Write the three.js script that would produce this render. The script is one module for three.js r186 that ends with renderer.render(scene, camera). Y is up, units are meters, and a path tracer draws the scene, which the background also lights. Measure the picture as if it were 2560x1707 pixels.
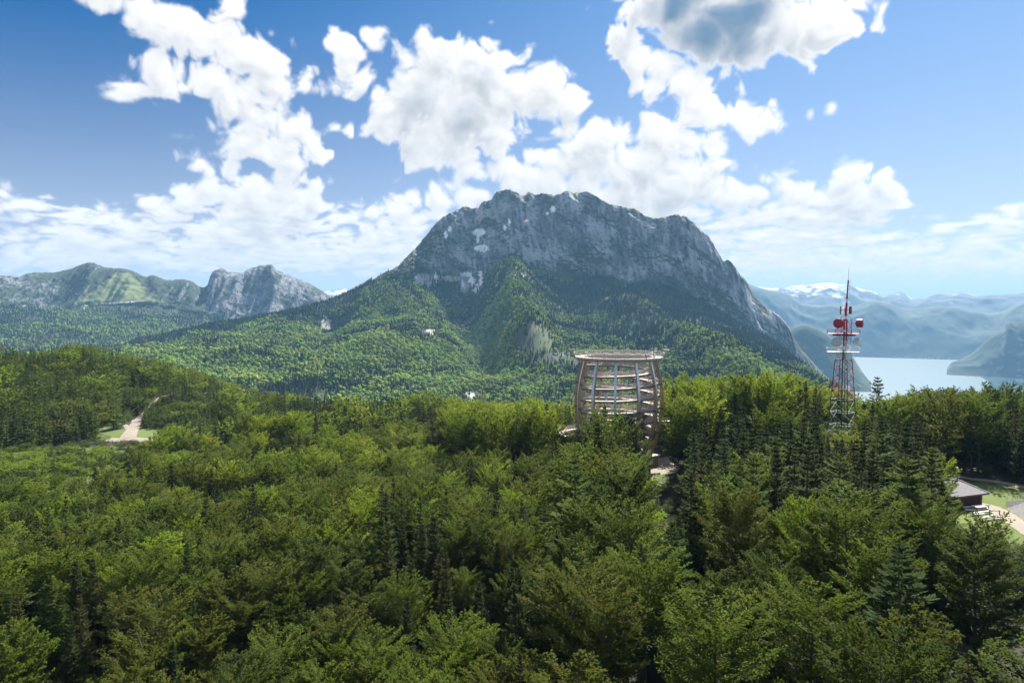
import * as THREE from 'three';
import { mergeGeometries } from 'three/addons/utils/BufferGeometryUtils.js';
import { MarchingCubes } from 'three/addons/objects/MarchingCubes.js';
import { RoundedBoxGeometry } from 'three/addons/geometries/RoundedBoxGeometry.js';

// ---------------------------------------------------------------- camera, sun, exposure
const scene = new THREE.Scene();
const EYE = new THREE.Vector3(0, 52, 0), PITCH = 0.0401, FOCAL = 1707;      // y = 0 is the ground at the tower's foot
const camera = new THREE.PerspectiveCamera(2 * Math.atan(853.5 / FOCAL) * 180 / Math.PI, 2560 / 1707, 1, 60000);
camera.position.copy(EYE); camera.rotation.set(-PITCH, 0, 0); camera.updateMatrixWorld(true);
const renderer = new THREE.WebGLRenderer({ antialias: true });
renderer.toneMapping = THREE.LinearToneMapping; renderer.toneMappingExposure = 2.7;
renderer.shadowMap.enabled = true; renderer.shadowMap.type = THREE.PCFSoftShadowMap;
const SUN_AZ = 0.42, SUN_EL = 0.80;                                          // to the right of the view axis, up
const SUN = new THREE.Vector3(Math.sin(SUN_AZ) * Math.cos(SUN_EL), Math.sin(SUN_EL), -Math.cos(SUN_AZ) * Math.cos(SUN_EL));
const sun = new THREE.DirectionalLight(new THREE.Color().setRGB(1, 0.95, 0.86), 5.0);
sun.position.copy(SUN).multiplyScalar(9000).add(new THREE.Vector3(0, 0, -2500)); sun.target.position.set(0, 0, -2500);
sun.castShadow = true; sun.shadow.mapSize.set(4096, 4096);
Object.assign(sun.shadow.camera, { left: -5000, right: 5000, top: 5000, bottom: -5000, near: 100, far: 20000 });
scene.add(sun, sun.target); sun.name = 'sun';
scene.fog = new THREE.FogExp2(new THREE.Color().setRGB(0.31, 0.64, 1.0), 0.00005);

// ---------------------------------------------------------------- numbers
function rng(seed) { let s = seed | 0; return () => { s = (s + 0x6d2b79f5) | 0; let t = Math.imul(s ^ (s >>> 15), 1 | s); t = (t + Math.imul(t ^ (t >>> 7), 61 | t)) ^ t; return ((t ^ (t >>> 14)) >>> 0) / 4294967296; }; }
const PERM = new Uint8Array(512); { const r = rng(77), p = [...Array(256).keys()]; for (let i = 255; i > 0; i--) { const j = (r() * (i + 1)) | 0; [p[i], p[j]] = [p[j], p[i]]; } for (let i = 0; i < 512; i++) PERM[i] = p[i & 255]; }
const GX = new Float32Array(256), GY = new Float32Array(256), GZ = new Float32Array(256);
{ const r = rng(5); for (let i = 0; i < 256; i++) { const z = r() * 2 - 1, a = r() * 6.283185, q = Math.sqrt(1 - z * z); GX[i] = q * Math.cos(a) * 1.5; GY[i] = q * Math.sin(a) * 1.5; GZ[i] = z * 1.5; } }
function noise3(x, y, z) {                                                    // gradient noise, about -1 .. 1
  const fx = Math.floor(x), fy = Math.floor(y), fz = Math.floor(z); x -= fx; y -= fy; z -= fz;
  const X = fx & 255, Y = fy & 255, Z = fz & 255, u = x * x * x * (x * (x * 6 - 15) + 10), v = y * y * y * (y * (y * 6 - 15) + 10), w = z * z * z * (z * (z * 6 - 15) + 10);
  const A = PERM[X] + Y, AA = PERM[A & 255] + Z, AB = PERM[(A + 1) & 255] + Z, B = PERM[X + 1] + Y, BA = PERM[B & 255] + Z, BB = PERM[(B + 1) & 255] + Z;
  const g = (h, a, b, c) => GX[h] * a + GY[h] * b + GZ[h] * c;
  const l0 = g(PERM[AA & 255], x, y, z), l1 = g(PERM[BA & 255], x - 1, y, z), l2 = g(PERM[AB & 255], x, y - 1, z), l3 = g(PERM[BB & 255], x - 1, y - 1, z);
  const m0 = g(PERM[(AA + 1) & 255], x, y, z - 1), m1 = g(PERM[(BA + 1) & 255], x - 1, y, z - 1), m2 = g(PERM[(AB + 1) & 255], x, y - 1, z - 1), m3 = g(PERM[(BB + 1) & 255], x - 1, y - 1, z - 1);
  const a = l0 + u * (l1 - l0), b = l2 + u * (l3 - l2), c = m0 + u * (m1 - m0), d = m2 + u * (m3 - m2), e = a + v * (b - a), f = c + v * (d - c);
  return e + w * (f - e);
}
function fbm(x, y, z, n, gain = 0.5) { let s = 0, a = 1, t = 0; for (let i = 0; i < n; i++) { s += a * noise3(x, y, z); t += a; a *= gain; x = x * 2.03 + 3.1; y = y * 2.03 + 1.7; z = z * 2.03 + 5.3; } return s / t; }
function ridged(x, y, z, n, gain = 0.5) { let s = 0, a = 1, t = 0; for (let i = 0; i < n; i++) { s += a * (1 - 2 * Math.abs(noise3(x, y, z))); t += a; a *= gain; x = x * 2.07 + 3.1; y = y * 2.07 + 1.7; z = z * 2.07 + 5.3; } return s / t; }
const clamp = (x, a = 0, b = 1) => (x < a ? a : x > b ? b : x), lerp = (a, b, t) => a + (b - a) * t;
const smooth = (a, b, x) => { const t = clamp((x - a) / (b - a)); return t * t * (3 - 2 * t); };
// curve through [x, y, x, y, ...] with monotone cubic pieces
function curve(list) {
  const n = list.length / 2, X = [], Y = [], M = []; for (let i = 0; i < n; i++) { X.push(list[2 * i]); Y.push(list[2 * i + 1]); }
  const D = []; for (let i = 0; i < n - 1; i++) D.push((Y[i + 1] - Y[i]) / (X[i + 1] - X[i]));
  for (let i = 0; i < n; i++) M.push(i === 0 ? D[0] : i === n - 1 ? D[n - 2] : D[i - 1] * D[i] <= 0 ? 0 : 2 / (1 / D[i - 1] + 1 / D[i]));
  return (x) => {
    if (x <= X[0]) return Y[0]; if (x >= X[n - 1]) return Y[n - 1];
    let i = 0; while (x > X[i + 1]) i++;
    const h = X[i + 1] - X[i], t = (x - X[i]) / h, t2 = t * t, t3 = t2 * t;
    return Y[i] * (2 * t3 - 3 * t2 + 1) + h * M[i] * (t3 - 2 * t2 + t) + Y[i + 1] * (3 * t2 - 2 * t3) + h * M[i + 1] * (t3 - t2);
  };
}
// survey: a bearing and an elevation read off the picture, in picture units of 2560 x 1707
const COSP = Math.cos(PITCH), SINP = Math.sin(PITCH);
function sight(px, py) { const a = px - 1280, b = 853.5 - py, c = -FOCAL, y = b * COSP + c * SINP, z = c * COSP - b * SINP; return [Math.atan2(a, -z), y / Math.hypot(a, z)]; }   // bearing (right of -z), slope of the line of sight
const bearing = (px) => sight(px, 785)[0];
function at(px, py, range) { const [az, sl] = sight(px, py); return new THREE.Vector3(range * Math.sin(az), EYE.y + sl * range, -range * Math.cos(az)); }

// ---------------------------------------------------------------- sky: air and cumulus clouds in every direction
{
  const W = 4096, H = 2048, data = new Float32Array(W * H * 4), K = 1.0884;
  const puffs = [];                                                          // centre, half sizes (survey units), thickness of the cloud there
  const RP = rng(404), puff = (px, py, rx, ry, thick) => { const [az, sl] = sight(px * K, py * K), s = K / FOCAL; puffs.push([az, Math.atan(sl), rx * s * (0.75 + 0.25 * Math.cos(az)), ry * s, thick]); };
  const cloud = (thick, ...v) => { for (let i = 0; i < v.length; i += 4) {   // a long low bank is a row of heaps
    const [x, y, rx, ry] = v.slice(i, i + 4), n = rx > 2.1 * ry && ry > 11 ? Math.ceil(rx / ry * 1.05) : 0; if (!n) { puff(x, y, rx, ry, thick); continue; }
    for (let k = 0; k < n; k++) { const u = ((k + 0.2 + 0.6 * RP()) / n - 0.5) * 2, r = ry * (0.72 + 0.5 * RP()) * (1 - 0.3 * u * u); puff(x + u * rx * 0.88, y + (RP() - 0.6) * ry * 0.6, r * 1.35, r, thick); }
  } };
  cloud(0.35, 310, 12, 60, 30, 370, 35, 70, 32, 440, 65, 70, 36, 510, 95, 80, 46, 570, 130, 75, 52, 610, 150, 50, 50, 545, 25, 22, 18, 600, 190, 58, 42, 250, -20, 60, 30);
  cloud(0.45, 510, 190, 60, 42, 560, 215, 65, 46, 545, 245, 55, 40, 610, 268, 52, 46, 665, 300, 50, 46, 585, 305, 66, 36, 610, 330, 85, 38, 655, 345, 58, 38, 690, 372, 18, 20, 520, 292, 40, 16);
  cloud(0.6, 362, 182, 46, 38, 315, 206, 44, 22, 268, 222, 24, 9, 385, 204, 25, 30);
  cloud(0.3, 775, 105, 30, 20, 812, 120, 42, 30, 858, 104, 24, 24, 800, 165, 42, 36, 768, 200, 36, 24, 830, 182, 30, 28, 868, 220, 26, 26, 892, 242, 24, 22, 700, 168, 22, 7);
  cloud(1.0, 1010, 140, 70, 56, 1080, 125, 60, 42, 1110, 170, 75, 66, 980, 220, 84, 76, 1080, 250, 125, 86, 960, 290, 78, 52, 1040, 315, 95, 48);
  cloud(0.6, 936, 132, 30, 36, 1200, 210, 86, 64, 1270, 218, 62, 52, 1308, 236, 32, 32, 1130, 300, 85, 46, 900, 302, 26, 24, 985, 368, 38, 15, 958, 382, 13, 8, 1090, 345, 55, 22);
  cloud(0.2, 770, 294, 17, 9, 735, 354, 13, 4, 720, 205, 16, 10, 415, 312, 11, 4, 1682, 388, 6, 9, 1912, 245, 11, 13, 1705, 205, 7, 9, 1862, 258, 4, 8);
  cloud(2.8, 1560, 10, 130, 65, 1640, 55, 115, 85, 1690, 95, 88, 62, 1590, 70, 100, 55, 1740, 15, 90, 70, 1500, 10, 70, 50);
  cloud(0.9, 1475, 25, 55, 45, 1440, 95, 46, 42, 1790, 50, 60, 50, 1700, 140, 40, 18);
  cloud(0.4, 1850, 55, 80, 60, 1915, 35, 62, 44, 1962, 10, 40, 26, 1860, 100, 44, 32);
  cloud(0.35, 1472, 142, 42, 38, 1520, 150, 56, 46, 1500, 198, 46, 36, 1575, 192, 56, 46, 1600, 235, 44, 46, 1585, 268, 36, 36);
  cloud(0.3, 1685, 268, 54, 34, 1735, 286, 56, 26, 1782, 296, 22, 16, 1645, 312, 44, 28, 1622, 345, 36, 16);
  cloud(0.7, 1330, 330, 56, 42, 1420, 312, 56, 42, 1370, 380, 115, 56, 1500, 310, 66, 42, 1562, 330, 56, 48, 1480, 385, 125, 66, 1590, 400, 64, 48, 1250, 365, 56, 36, 1165, 402, 76, 36);
  cloud(0.8, 1260, 422, 115, 50, 1400, 440, 145, 56, 1560, 455, 145, 66, 1685, 455, 84, 44, 1650, 425, 36, 28, 1742, 442, 56, 32, 1808, 422, 34, 28, 1842, 446, 46, 38, 1790, 484, 104, 36, 1650, 500, 115, 36);
  cloud(0.9, 1945, 422, 46, 34, 2012, 420, 30, 32, 1965, 470, 86, 52, 2042, 452, 38, 30, 1900, 462, 46, 36, 1980, 508, 74, 26);
  cloud(0.5, 2312, 512, 46, 22, 2166, 526, 24, 16, 2345, 492, 36, 16, 2060, 545, 40, 14);
  cloud(0.5, 30, 470, 46, 24, 62, 496, 36, 16, 8, 442, 18, 16, 30, 546, 56, 20, -40, 480, 50, 30);
  cloud(0.7, 172, 500, 46, 24, 250, 506, 66, 32, 160, 532, 56, 24, 330, 520, 46, 26, 380, 492, 50, 32, 432, 472, 64, 32, 490, 432, 34, 36, 542, 408, 30, 24, 455, 370, 26, 26, 482, 402, 18, 24, 512, 400, 16, 16);
  cloud(0.8, 602, 430, 50, 34, 652, 442, 56, 44, 682, 490, 56, 48, 622, 500, 76, 56, 702, 416, 34, 20, 562, 522, 76, 40, 482, 526, 56, 26);
  cloud(0.6, 800, 500, 46, 13, 860, 492, 46, 26, 922, 486, 50, 36, 952, 462, 26, 26, 1002, 462, 40, 44, 1042, 432, 30, 20, 1062, 454, 40, 34, 1106, 446, 20, 18, 940, 522, 104, 28);
  cloud(0.55, 730, 560, 120, 30, 600, 562, 150, 34, 400, 562, 120, 28, 200, 562, 130, 30, 850, 548, 140, 32, 470, 560, 60, 36, 280, 556, 60, 34, 80, 575, 70, 26, 100, 606, 150, 14, 30, 606, 42, 18, 300, 604, 150, 18, 700, 612, 200, 18, 880, 592, 120, 24, 1000, 560, 120, 20);
  cloud(0.5, 1750, 552, 150, 30, 1900, 580, 180, 28, 2150, 570, 110, 24, 2260, 600, 150, 24, 1860, 545, 80, 26, 1990, 552, 70, 24, 2230, 560, 50, 22, 1800, 590, 70, 24, 2000, 622, 250, 12, 1780, 610, 80, 12);
  cloud(0.5, 430, 590, 480, 30, 820, 580, 260, 32, 1960, 600, 330, 26, 200, 548, 120, 34, 560, 548, 110, 38);
  // elsewhere the same kind of cumulus, from noise
  const AL = new Float32Array(W * H), F = new Float32Array(W * H), S = new Float32Array(W * H), TH = new Float32Array(W * H);
  const azL = bearing(-60), azR = bearing(2620), elT = Math.atan(sight(1280, -60)[1]);
  const field = (row, col, step) => {
    const el = ((row + step / 2) / H - 0.5) * Math.PI, az = ((col + step / 2) / W - 0.5) * 2 * Math.PI + Math.PI / 2, A = az > Math.PI ? az - 2 * Math.PI : az;   // bearing: 0 towards -z
    const x = Math.sin(A) * Math.cos(el), y = Math.sin(el), z = -Math.cos(A) * Math.cos(el), fine = step === 1;
    let E = -1, mE = 1, th = 0, mw = 0, tw = 1e-4;
    // how far inside the traced part of the sky
    const inside = Math.min(A - azL, azR - A, elT - el);
    if (inside > -0.12) for (const p of puffs) {
      const dx = (A - p[0]) * Math.cos(el) / p[2], dy = (el - p[1]) / p[3]; if (dx > 2.2 || dx < -2.2 || dy > 2.2 || dy < -2.2) continue;
      const d = Math.sqrt(dx * dx + dy * dy), m = Math.min(p[2], p[3]), s = (1 - d) * (m < 0.03 ? m : 0.03 + (m - 0.03) * 0.6);
      if (s > E) E = s;
      const w = Math.exp(s * 60); th += p[4] * w; mw += m * w; tw += w;
    }
    th /= tw; if (tw > 1e-3) mE = mw / tw;
    if (inside < 0.02) { const q = 1 / (0.14 + Math.max(0, y)), n = fbm(x * q * 0.9 + 7, 3, z * q * 0.9, 3) - 0.06 + 0.22 * smooth(0.25, 0.02, el), s = n * 0.10; const k = smooth(0.02, -0.05, inside); if (s * k - 0.5 * (1 - k) > E) { E = s; th = 0.8; mE = 1; } }
    if (E < -0.05) return [0, -0.05, 0, -0.05];
    const q = 1 - 0.35 * smooth(0.16, 0.03, el), f = 17 / q, fy = f * (1 + 0.35 * smooth(0.07, 0.02, el));
    const wx = noise3(x * f * 1.3, y * f * 1.3 + 9, z * f * 1.3) * 0.35, wy = noise3(x * f * 1.3 + 31, y * f * 1.3, z * f * 1.3) * 0.35;
    let n = 0, n3 = 0, a = 1, t = 0, fx = x * f + wx, gy = y * fy + wy, gz = z * f + wx; const oct = fine ? 6 : 4;
    for (let i = 0; i < oct; i++) { const v = Math.abs(noise3(fx, gy, gz)); n += a * (2.2 * v - 0.43); t += a; if (i === 2) n3 = n / t; a *= 0.5; fx = fx * 2.1 + 4.7; gy = gy * 2.1 + 1.3; gz = gz * 2.1 + 8.1; }
    n /= t;
    const amp = Math.min(0.024 * q, Math.max(0.006, 1.1 * mE)), g = E + amp * n * 1.5 + 0.0005, g3 = E + amp * n3 * 1.2;
    return [smooth(-0.002, 0.012 + 0.007 * noise3(x * 9 + 50, y * 9, z * 9), g), g, th, g3];
  };
  const c0 = Math.floor(((azL - Math.PI / 2) / (2 * Math.PI) + 0.5) * W + W) % W - 4, c1 = Math.ceil(((azR - Math.PI / 2) / (2 * Math.PI) + 0.5) * W + W) % W + 4, rT = Math.ceil((elT / Math.PI + 0.5) * H) + 4;
  for (let row = H / 2 - 16; row < H; row += 4) for (let col = 0; col < W; col += 4) {
    const near = row < rT && col + 4 > c0 && col < c1, st = near ? 1 : 4;
    for (let r = row; r < row + 4; r += st) for (let c = col; c < col + 4; c += st) {
      const [al, g, th, g3] = field(r, c, st);
      for (let i = 0; i < st; i++) for (let j = 0; j < st; j++) { const k = (r + i) * W + c + j; AL[k] = al; F[k] = g; S[k] = g3; TH[k] = th; }
    }
  }
  const sunAz = SUN_AZ, at2 = (r, c) => S[clamp(r, 0, H - 1) * W + ((c + W) % W)];
  for (let row = 0; row < H; row++) {
    const el = ((row + 0.5) / H - 0.5) * Math.PI, ce = Math.cos(el), y = Math.sin(el);
    for (let col = 0; col < W; col++) {
      const k = row * W + col, az = ((col + 0.5) / W - 0.5) * 2 * Math.PI + Math.PI / 2, x = Math.sin(az) * ce, z = -Math.cos(az) * ce;
      const cs = x * SUN.x + y * SUN.y + z * SUN.z, up = Math.max(0, y);
      // air: deep blue high up, paler towards the horizon and towards the sun
      const h = Math.exp(-up * 6.0), side = smooth(-0.3, 1.0, (x * 0.906 - z * 0.423)), glow = Math.pow(Math.max(0, cs), 7);
      let R = lerp(-0.20, 0.88, Math.pow(h, 0.8)), G = lerp(-0.07, 0.94, Math.pow(h, 0.78)), B = lerp(0.26, 1.0, Math.pow(h, 0.75));
      const s3 = side, dim = 1 - 0.55 * h; R += s3 * 0.31 * dim + glow * 0.03; G += s3 * 0.43 * dim + glow * 0.03; B += s3 * 0.58 * dim + glow * 0.03; 
      R = Math.max(0, R); G = Math.max(0, G); const al = AL[k];
      if (al > 0) {
        const g = F[k], th = TH[k];
        const g3 = S[k], up1 = g3 - at2(row + 8, col + 3), up2 = g3 - at2(row + 20, col + 7), up3 = g - F[clamp(row + 3, 0, H - 1) * W + ((col + 1) % W)];
        const facing = clamp(0.55 + up1 * 20 + up2 * 12 + up3 * 9, 0, 1.15);          // towards the light above
        const core = smooth(0.004, 0.055, g) * th, low = smooth(0.10, 0.02, el);
        let s = 1.07 - 0.22 * core - (1 - facing) * (0.22 + 0.16 * Math.min(1, th)) * (1 - 0.35 * low) * smooth(0.0, 0.016, g);
        const dark = 0.92 * smooth(0.5, 2.3, th + 8 * (g3 - 0.03)) * smooth(0.0, 0.055, g3);
        s = Math.max(0.3, s) * (1 + 0.16 * glow);
        let r = s * 1.02, gg = s * 1.015, b = s * 1.02; const cool = clamp(1 - s) * 0.32; r -= cool * 0.35; b += cool * 0.25;
        r = lerp(r, 0.15, dark); gg = lerp(gg, 0.29, dark); b = lerp(b, 0.48, dark);
        const fade = 0.3 * smooth(0.13, 0.0, el); r = lerp(r, R * 1.06, fade); gg = lerp(gg, G * 1.04, fade); b = lerp(b, B, fade);
        const a = al * (1 - 0.12 * low);
        R = lerp(R, r, a); G = lerp(G, gg, a); B = lerp(B, b, a);
      }
      data[k * 4] = R / 2.7; data[k * 4 + 1] = G / 2.7; data[k * 4 + 2] = B / 2.7; data[k * 4 + 3] = 1;
    }
  }
  const sky = new THREE.DataTexture(data, W, H, THREE.RGBAFormat, THREE.FloatType);
  sky.mapping = THREE.EquirectangularReflectionMapping; sky.magFilter = THREE.LinearFilter; sky.needsUpdate = true;
  scene.background = sky; scene.environment = sky;
}

// ---------------------------------------------------------------- far terrain: each range is a surface over bearing and range, with its real distance, height and back side
const LAKE = -545;
function struct(o, name, label) { o.name = name; o.userData.kind = 'structure'; if (label) o.userData.label = label; o.castShadow = o.receiveShadow = true; scene.add(o); return o; }
const groundMat = new THREE.MeshStandardMaterial({ vertexColors: true, roughness: 1 });
// rails: from near to far, each { r(px), py(px) } (seen at that picture height) or { r(px), h(px) } (metres); rows: how many between each pair
function makeRange(name, label, { px0, px1, cols, rails, rows, bend, color }) {
  const val = (f, x) => (typeof f === 'function' ? f(x) : f), cache = new Map();
  const column = (px) => {
    const rs = [], hs = [];
    for (const q of rails) { const r = val(q.r, px); rs.push(r); hs.push(q.h !== undefined ? val(q.h, px) : EYE.y + sight(px, val(q.py, px))[1] * r); }
    const list = []; rs.forEach((r, i) => list.push(r, hs[i])); return { rs, h: curve(list), az: bearing(px) };
  };
  const get = (px) => { const k = Math.round(px * 2); if (!cache.has(k)) cache.set(k, column(k / 2)); return cache.get(k); };
  const raw = (px, r) => { const c = get(px); return new THREE.Vector3(r * Math.sin(c.az), c.h(r), -r * Math.cos(c.az)); };
  const zone = (c, r) => { let i = 0; while (i < c.rs.length - 2 && r > c.rs[i + 1]) i++; return i + clamp((r - c.rs[i]) / (c.rs[i + 1] - c.rs[i])); };
  const point = (px, r) => { const p = raw(px, r); bend(p, zone(get(px), r), px, r); return p; };
  const n = rows.reduce((a, b) => a + b, 0) + 1, pos = new Float32Array(cols * n * 3), col = new Float32Array(cols * n * 3), idx = [], zs = [], pxs = [];
  for (let i = 0; i < cols; i++) {
    const px = lerp(px0, px1, i / (cols - 1)), c = get(px); let j = 0;
    for (let s = 0; s < rows.length; s++) for (let k = s ? 1 : 0; k <= rows[s]; k++, j++) {
      const r = lerp(c.rs[s], c.rs[s + 1], k / rows[s]), p = point(px, r); p.toArray(pos, (i * n + j) * 3); zs.push(s + k / rows[s]); pxs.push(px);
      if (i && j) { const a = (i - 1) * n + j - 1, b = i * n + j - 1; idx.push(a, b, a + 1, b, b + 1, a + 1); }
    }
  }
  const g = new THREE.BufferGeometry(); g.setAttribute('position', new THREE.BufferAttribute(pos, 3)); g.setIndex(idx); g.computeVertexNormals();
  const N = g.attributes.normal, p = new THREE.Vector3();
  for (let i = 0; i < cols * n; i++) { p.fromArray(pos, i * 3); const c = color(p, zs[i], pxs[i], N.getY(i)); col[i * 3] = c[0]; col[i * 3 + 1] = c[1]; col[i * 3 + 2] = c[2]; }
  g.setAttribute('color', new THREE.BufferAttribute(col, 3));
  struct(new THREE.Mesh(g, groundMat), name, label);
  return { point, get, zone: (px, r) => zone(get(px), r), color };
}
const mix = (a, b, t) => [lerp(a[0], b[0], t), lerp(a[1], b[1], t), lerp(a[2], b[2], t)];
const ROCK = [0.175, 0.18, 0.19], ROCK2 = [0.35, 0.355, 0.365], ROCK3 = [0.06, 0.066, 0.07], SCREE = [0.42, 0.37, 0.29], SNOW = [0.95, 0.95, 0.96], DWARF = [0.035, 0.052, 0.026], FLOORC = [0.030, 0.048, 0.016], MEADOW = [0.16, 0.22, 0.06];

// --- the great rock mountain with its forested lower slopes
const crestPy = curve([-400, 905, 100, 892, 306, 866, 344, 850, 383, 845, 459, 826, 536, 810, 612, 799, 689, 784, 765, 768, 834, 748, 860, 737, 906, 716, 949, 691, 996, 669, 1010, 654, 1035, 629, 1067, 590, 1089, 565, 1124, 540, 1150, 527, 1167, 521, 1180, 525, 1196, 524, 1205, 510, 1228, 506, 1242, 486, 1267, 482, 1290, 486, 1310, 492, 1321, 483, 1339, 490, 1356, 486, 1389, 492, 1417, 485, 1446, 486, 1456, 482, 1485, 495, 1504, 508, 1529, 519, 1579, 524, 1594, 531, 1611, 544, 1644, 550, 1683, 543, 1701, 543, 1726, 556, 1751, 577, 1772, 597, 1783, 615, 1797, 638, 1808, 657, 1819, 654, 1836, 669, 1847, 686, 1869, 710, 1883, 736, 1904, 758, 1926, 776, 1954, 797, 1976, 826, 1990, 854, 2045, 918, 2078, 950, 2200, 1010, 2400, 1060]);
const crestR = curve([-400, 3300, 340, 3000, 860, 3050, 1010, 3230, 1242, 3440, 1456, 3470, 1700, 3410, 1808, 3400, 1904, 3560, 1990, 3700, 2078, 3800, 2400, 3900]);
const footPy = curve([-400, 915, 306, 874, 459, 836, 612, 809, 765, 779, 860, 750, 930, 716, 980, 698, 1040, 690, 1110, 698, 1180, 702, 1240, 676, 1290, 664, 1340, 672, 1420, 692, 1500, 694, 1600, 706, 1700, 730, 1790, 778, 1860, 810, 1930, 850, 2000, 905, 2078, 972, 2200, 1030, 2400, 1080]);
const footR = curve([-400, 3100, 340, 2850, 860, 2900, 1000, 2990, 1100, 3120, 1242, 3190, 1456, 3210, 1700, 3170, 1808, 3180, 1904, 3380, 1990, 3560, 2078, 3680, 2400, 3800]);
const spur = (px, r) => {                                                     // the wooded rib in the middle, the ravine beside it, the smaller ribs
  const t = smooth(3250, 2950, r) * smooth(1650, 2000, r), c = 1268 + (3100 - r) * 0.055, d = (px - c) / 62, e = (px - (c - 115)) / 55;
  let h = t * (120 * Math.exp(-d * d) - 90 * Math.exp(-e * e));
  const k = smooth(3150, 2850, r) * smooth(1500, 1900, r), f = (px - (1545 + (3000 - r) * 0.24)) / 75; h += k * 70 * Math.exp(-f * f);
  const g = (px - (840 - (2900 - r) * 0.1)) / 70; h += smooth(3000, 2750, r) * smooth(1700, 2200, r) * -55 * Math.exp(-g * g);
  return h;
};
const massif = makeRange('rock_mountain', 'huge grey limestone mountain with snow gullies above forested lower slopes', {
  px0: -380, px1: 2130, cols: 800, rows: [14, 24, 40, 40, 190, 14, 14],
  rails: [{ r: 1050, h: -200 }, { r: 1480, py: curve([-400, 985, 2400, 1000]) },
    { r: 2050, py: curve([-400, 945, 300, 915, 600, 886, 900, 868, 1150, 886, 1300, 884, 1450, 892, 1700, 905, 2000, 945, 2200, 1040, 2400, 1060]) },
    { r: 2600, py: curve([-400, 925, 306, 886, 600, 838, 860, 800, 1000, 786, 1120, 800, 1250, 778, 1330, 790, 1450, 822, 1600, 835, 1750, 858, 1900, 892, 2050, 950, 2200, 1045, 2400, 1080]) },
    { r: footR, py: footPy }, { r: crestR, py: crestPy }, { r: (x) => crestR(x) + 500, py: (x) => crestPy(x) + 42 }, { r: (x) => crestR(x) + 2600, h: -520 }],
  bend(p, z, px, r) {
    const face = smooth(3.86, 4.16, z + 0.16 * fbm(p.x / 170, 5, p.y / 300, 3)) * smooth(860, 1020, px), top = smooth(4.55, 5, z);
    p.y += spur(px, r) * (1 - face);
    if (z < 4.3) p.y += (fbm(p.x / 290, 1.5, p.z / 290, 4) * 62 + ridged(p.x / 150, 8.5, p.z / 210, 2) * 17) * smooth(0.8, 2, z) * (1 - 0.5 * smooth(3, 4, z)) * (1 - face) * (1 - smooth(3.7, 4.2, z) * 0.6);
    if (face > 0 || z > 5) {
      const s = 1 - 0.75 * smooth(4.9, 5.0, z) * smooth(5.3, 5.0, z), f = face * s, w = 20 * noise3(p.x / 160, p.y / 160, 4);
      // buttresses and flutes run down the fall line, ledges slant across
      const but = ridged((p.x + w * 2) / 250, p.y / 700 + 3 + p.x / 900, p.z / 500, 4, 0.55), flu = ridged((p.x + w + p.y * 0.22) / 55, p.y / 260, 7.7, 3, 0.6), led = fbm((p.x * 0.82 - p.y * 0.57) / 240, (p.x * 0.57 + p.y * 0.82) / 50, 2.2, 3), rough = fbm(p.x / 26, p.y / 20, p.z / 26, 3);
      const d = f * (74 * but + 22 * flu + 24 * led + 14 * rough), l = Math.hypot(p.x, p.z);
      p.x -= p.x / l * d; p.z -= p.z / l * d; p.y += f * (9 * led + 6 * rough) * (1 - top * 0.7) + top * face * 9 * (ridged(px / 11, 1, 5, 3, 0.6));
    } else if (z >= 4.3) p.y += fbm(p.x / 60, 2, p.z / 60, 3) * 7;
  },
  color(p, z, px, ny) {
    const n1 = fbm(p.x / 120, p.y / 120, p.z / 120, 4), n2 = fbm(p.x / 24, p.y / 30, p.z / 24, 3), n3 = fbm(p.x / 9, p.y / 34, p.z / 9, 2);
    const streak = fbm(p.x / 17 + 0.12 * p.y / 17, p.y / 130, p.z / 60, 3); let rock = mix(ROCK, ROCK2, smooth(-0.12, 0.22, n1 * 0.9 + streak * 0.6)); rock = mix(rock, ROCK3, smooth(0.02, 0.36, -n2 * 0.7 - streak * 0.6 - n1 * 0.25));
    // dwarf pine and grass on ledges and flat tops
    const ledge = fbm((p.x * 0.82 - p.y * 0.57) / 230, (p.x * 0.57 + p.y * 0.82) / 62, p.z / 400, 4), left = smooth(1230, 1080, px);
    const green = smooth(0.02, 0.13, ledge * 1.5 + n2 * 0.42 + (ny - 0.52) * 1.0 + left * 0.24 + smooth(1700, 1850, px) * 0.14 + smooth(4.4, 3.95, z) * 0.38 - 0.16 * smooth(4.3, 4.7, z) + smooth(4.86, 5.0, z) * 0.3);
    let c = mix(rock, DWARF, green * 0.93);
    const wood = smooth(4.1, 3.97, z + 0.3 * n1) * smooth(2.4, 2.9, 10); c = mix(c, mix(FLOORC, MEADOW, 0.18 + 0.2 * n1), wood * (z < 4.2 ? 1 : 0));
    if (px < 930) c = mix(c, FLOORC, smooth(930, 860, px));
    // bare cliff in the woods, its shade put into darker rock colour; pale slips and scree, snow lying in the gullies
    const [, , sp] = seen(p), spot = (x, y, a, b) => { const dx = (sp.x - x) / a, dy = (sp.y - y) / b; return 1 - Math.sqrt(dx * dx + dy * dy); };
    const cl = Math.max(spot(1322, 848, 34, 26), spot(1395, 893, 44, 15)); if (cl + n2 * 0.5 > 0.1 && z < 4) c = mix(c, mix(mix([0.05, 0.054, 0.058], ROCK, clamp(0.1 + n3 * 1.1)), DWARF, smooth(-0.35, 0.15, n1 + n2)), smooth(0.1, 0.3, cl + n2 * 0.5));
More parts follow.
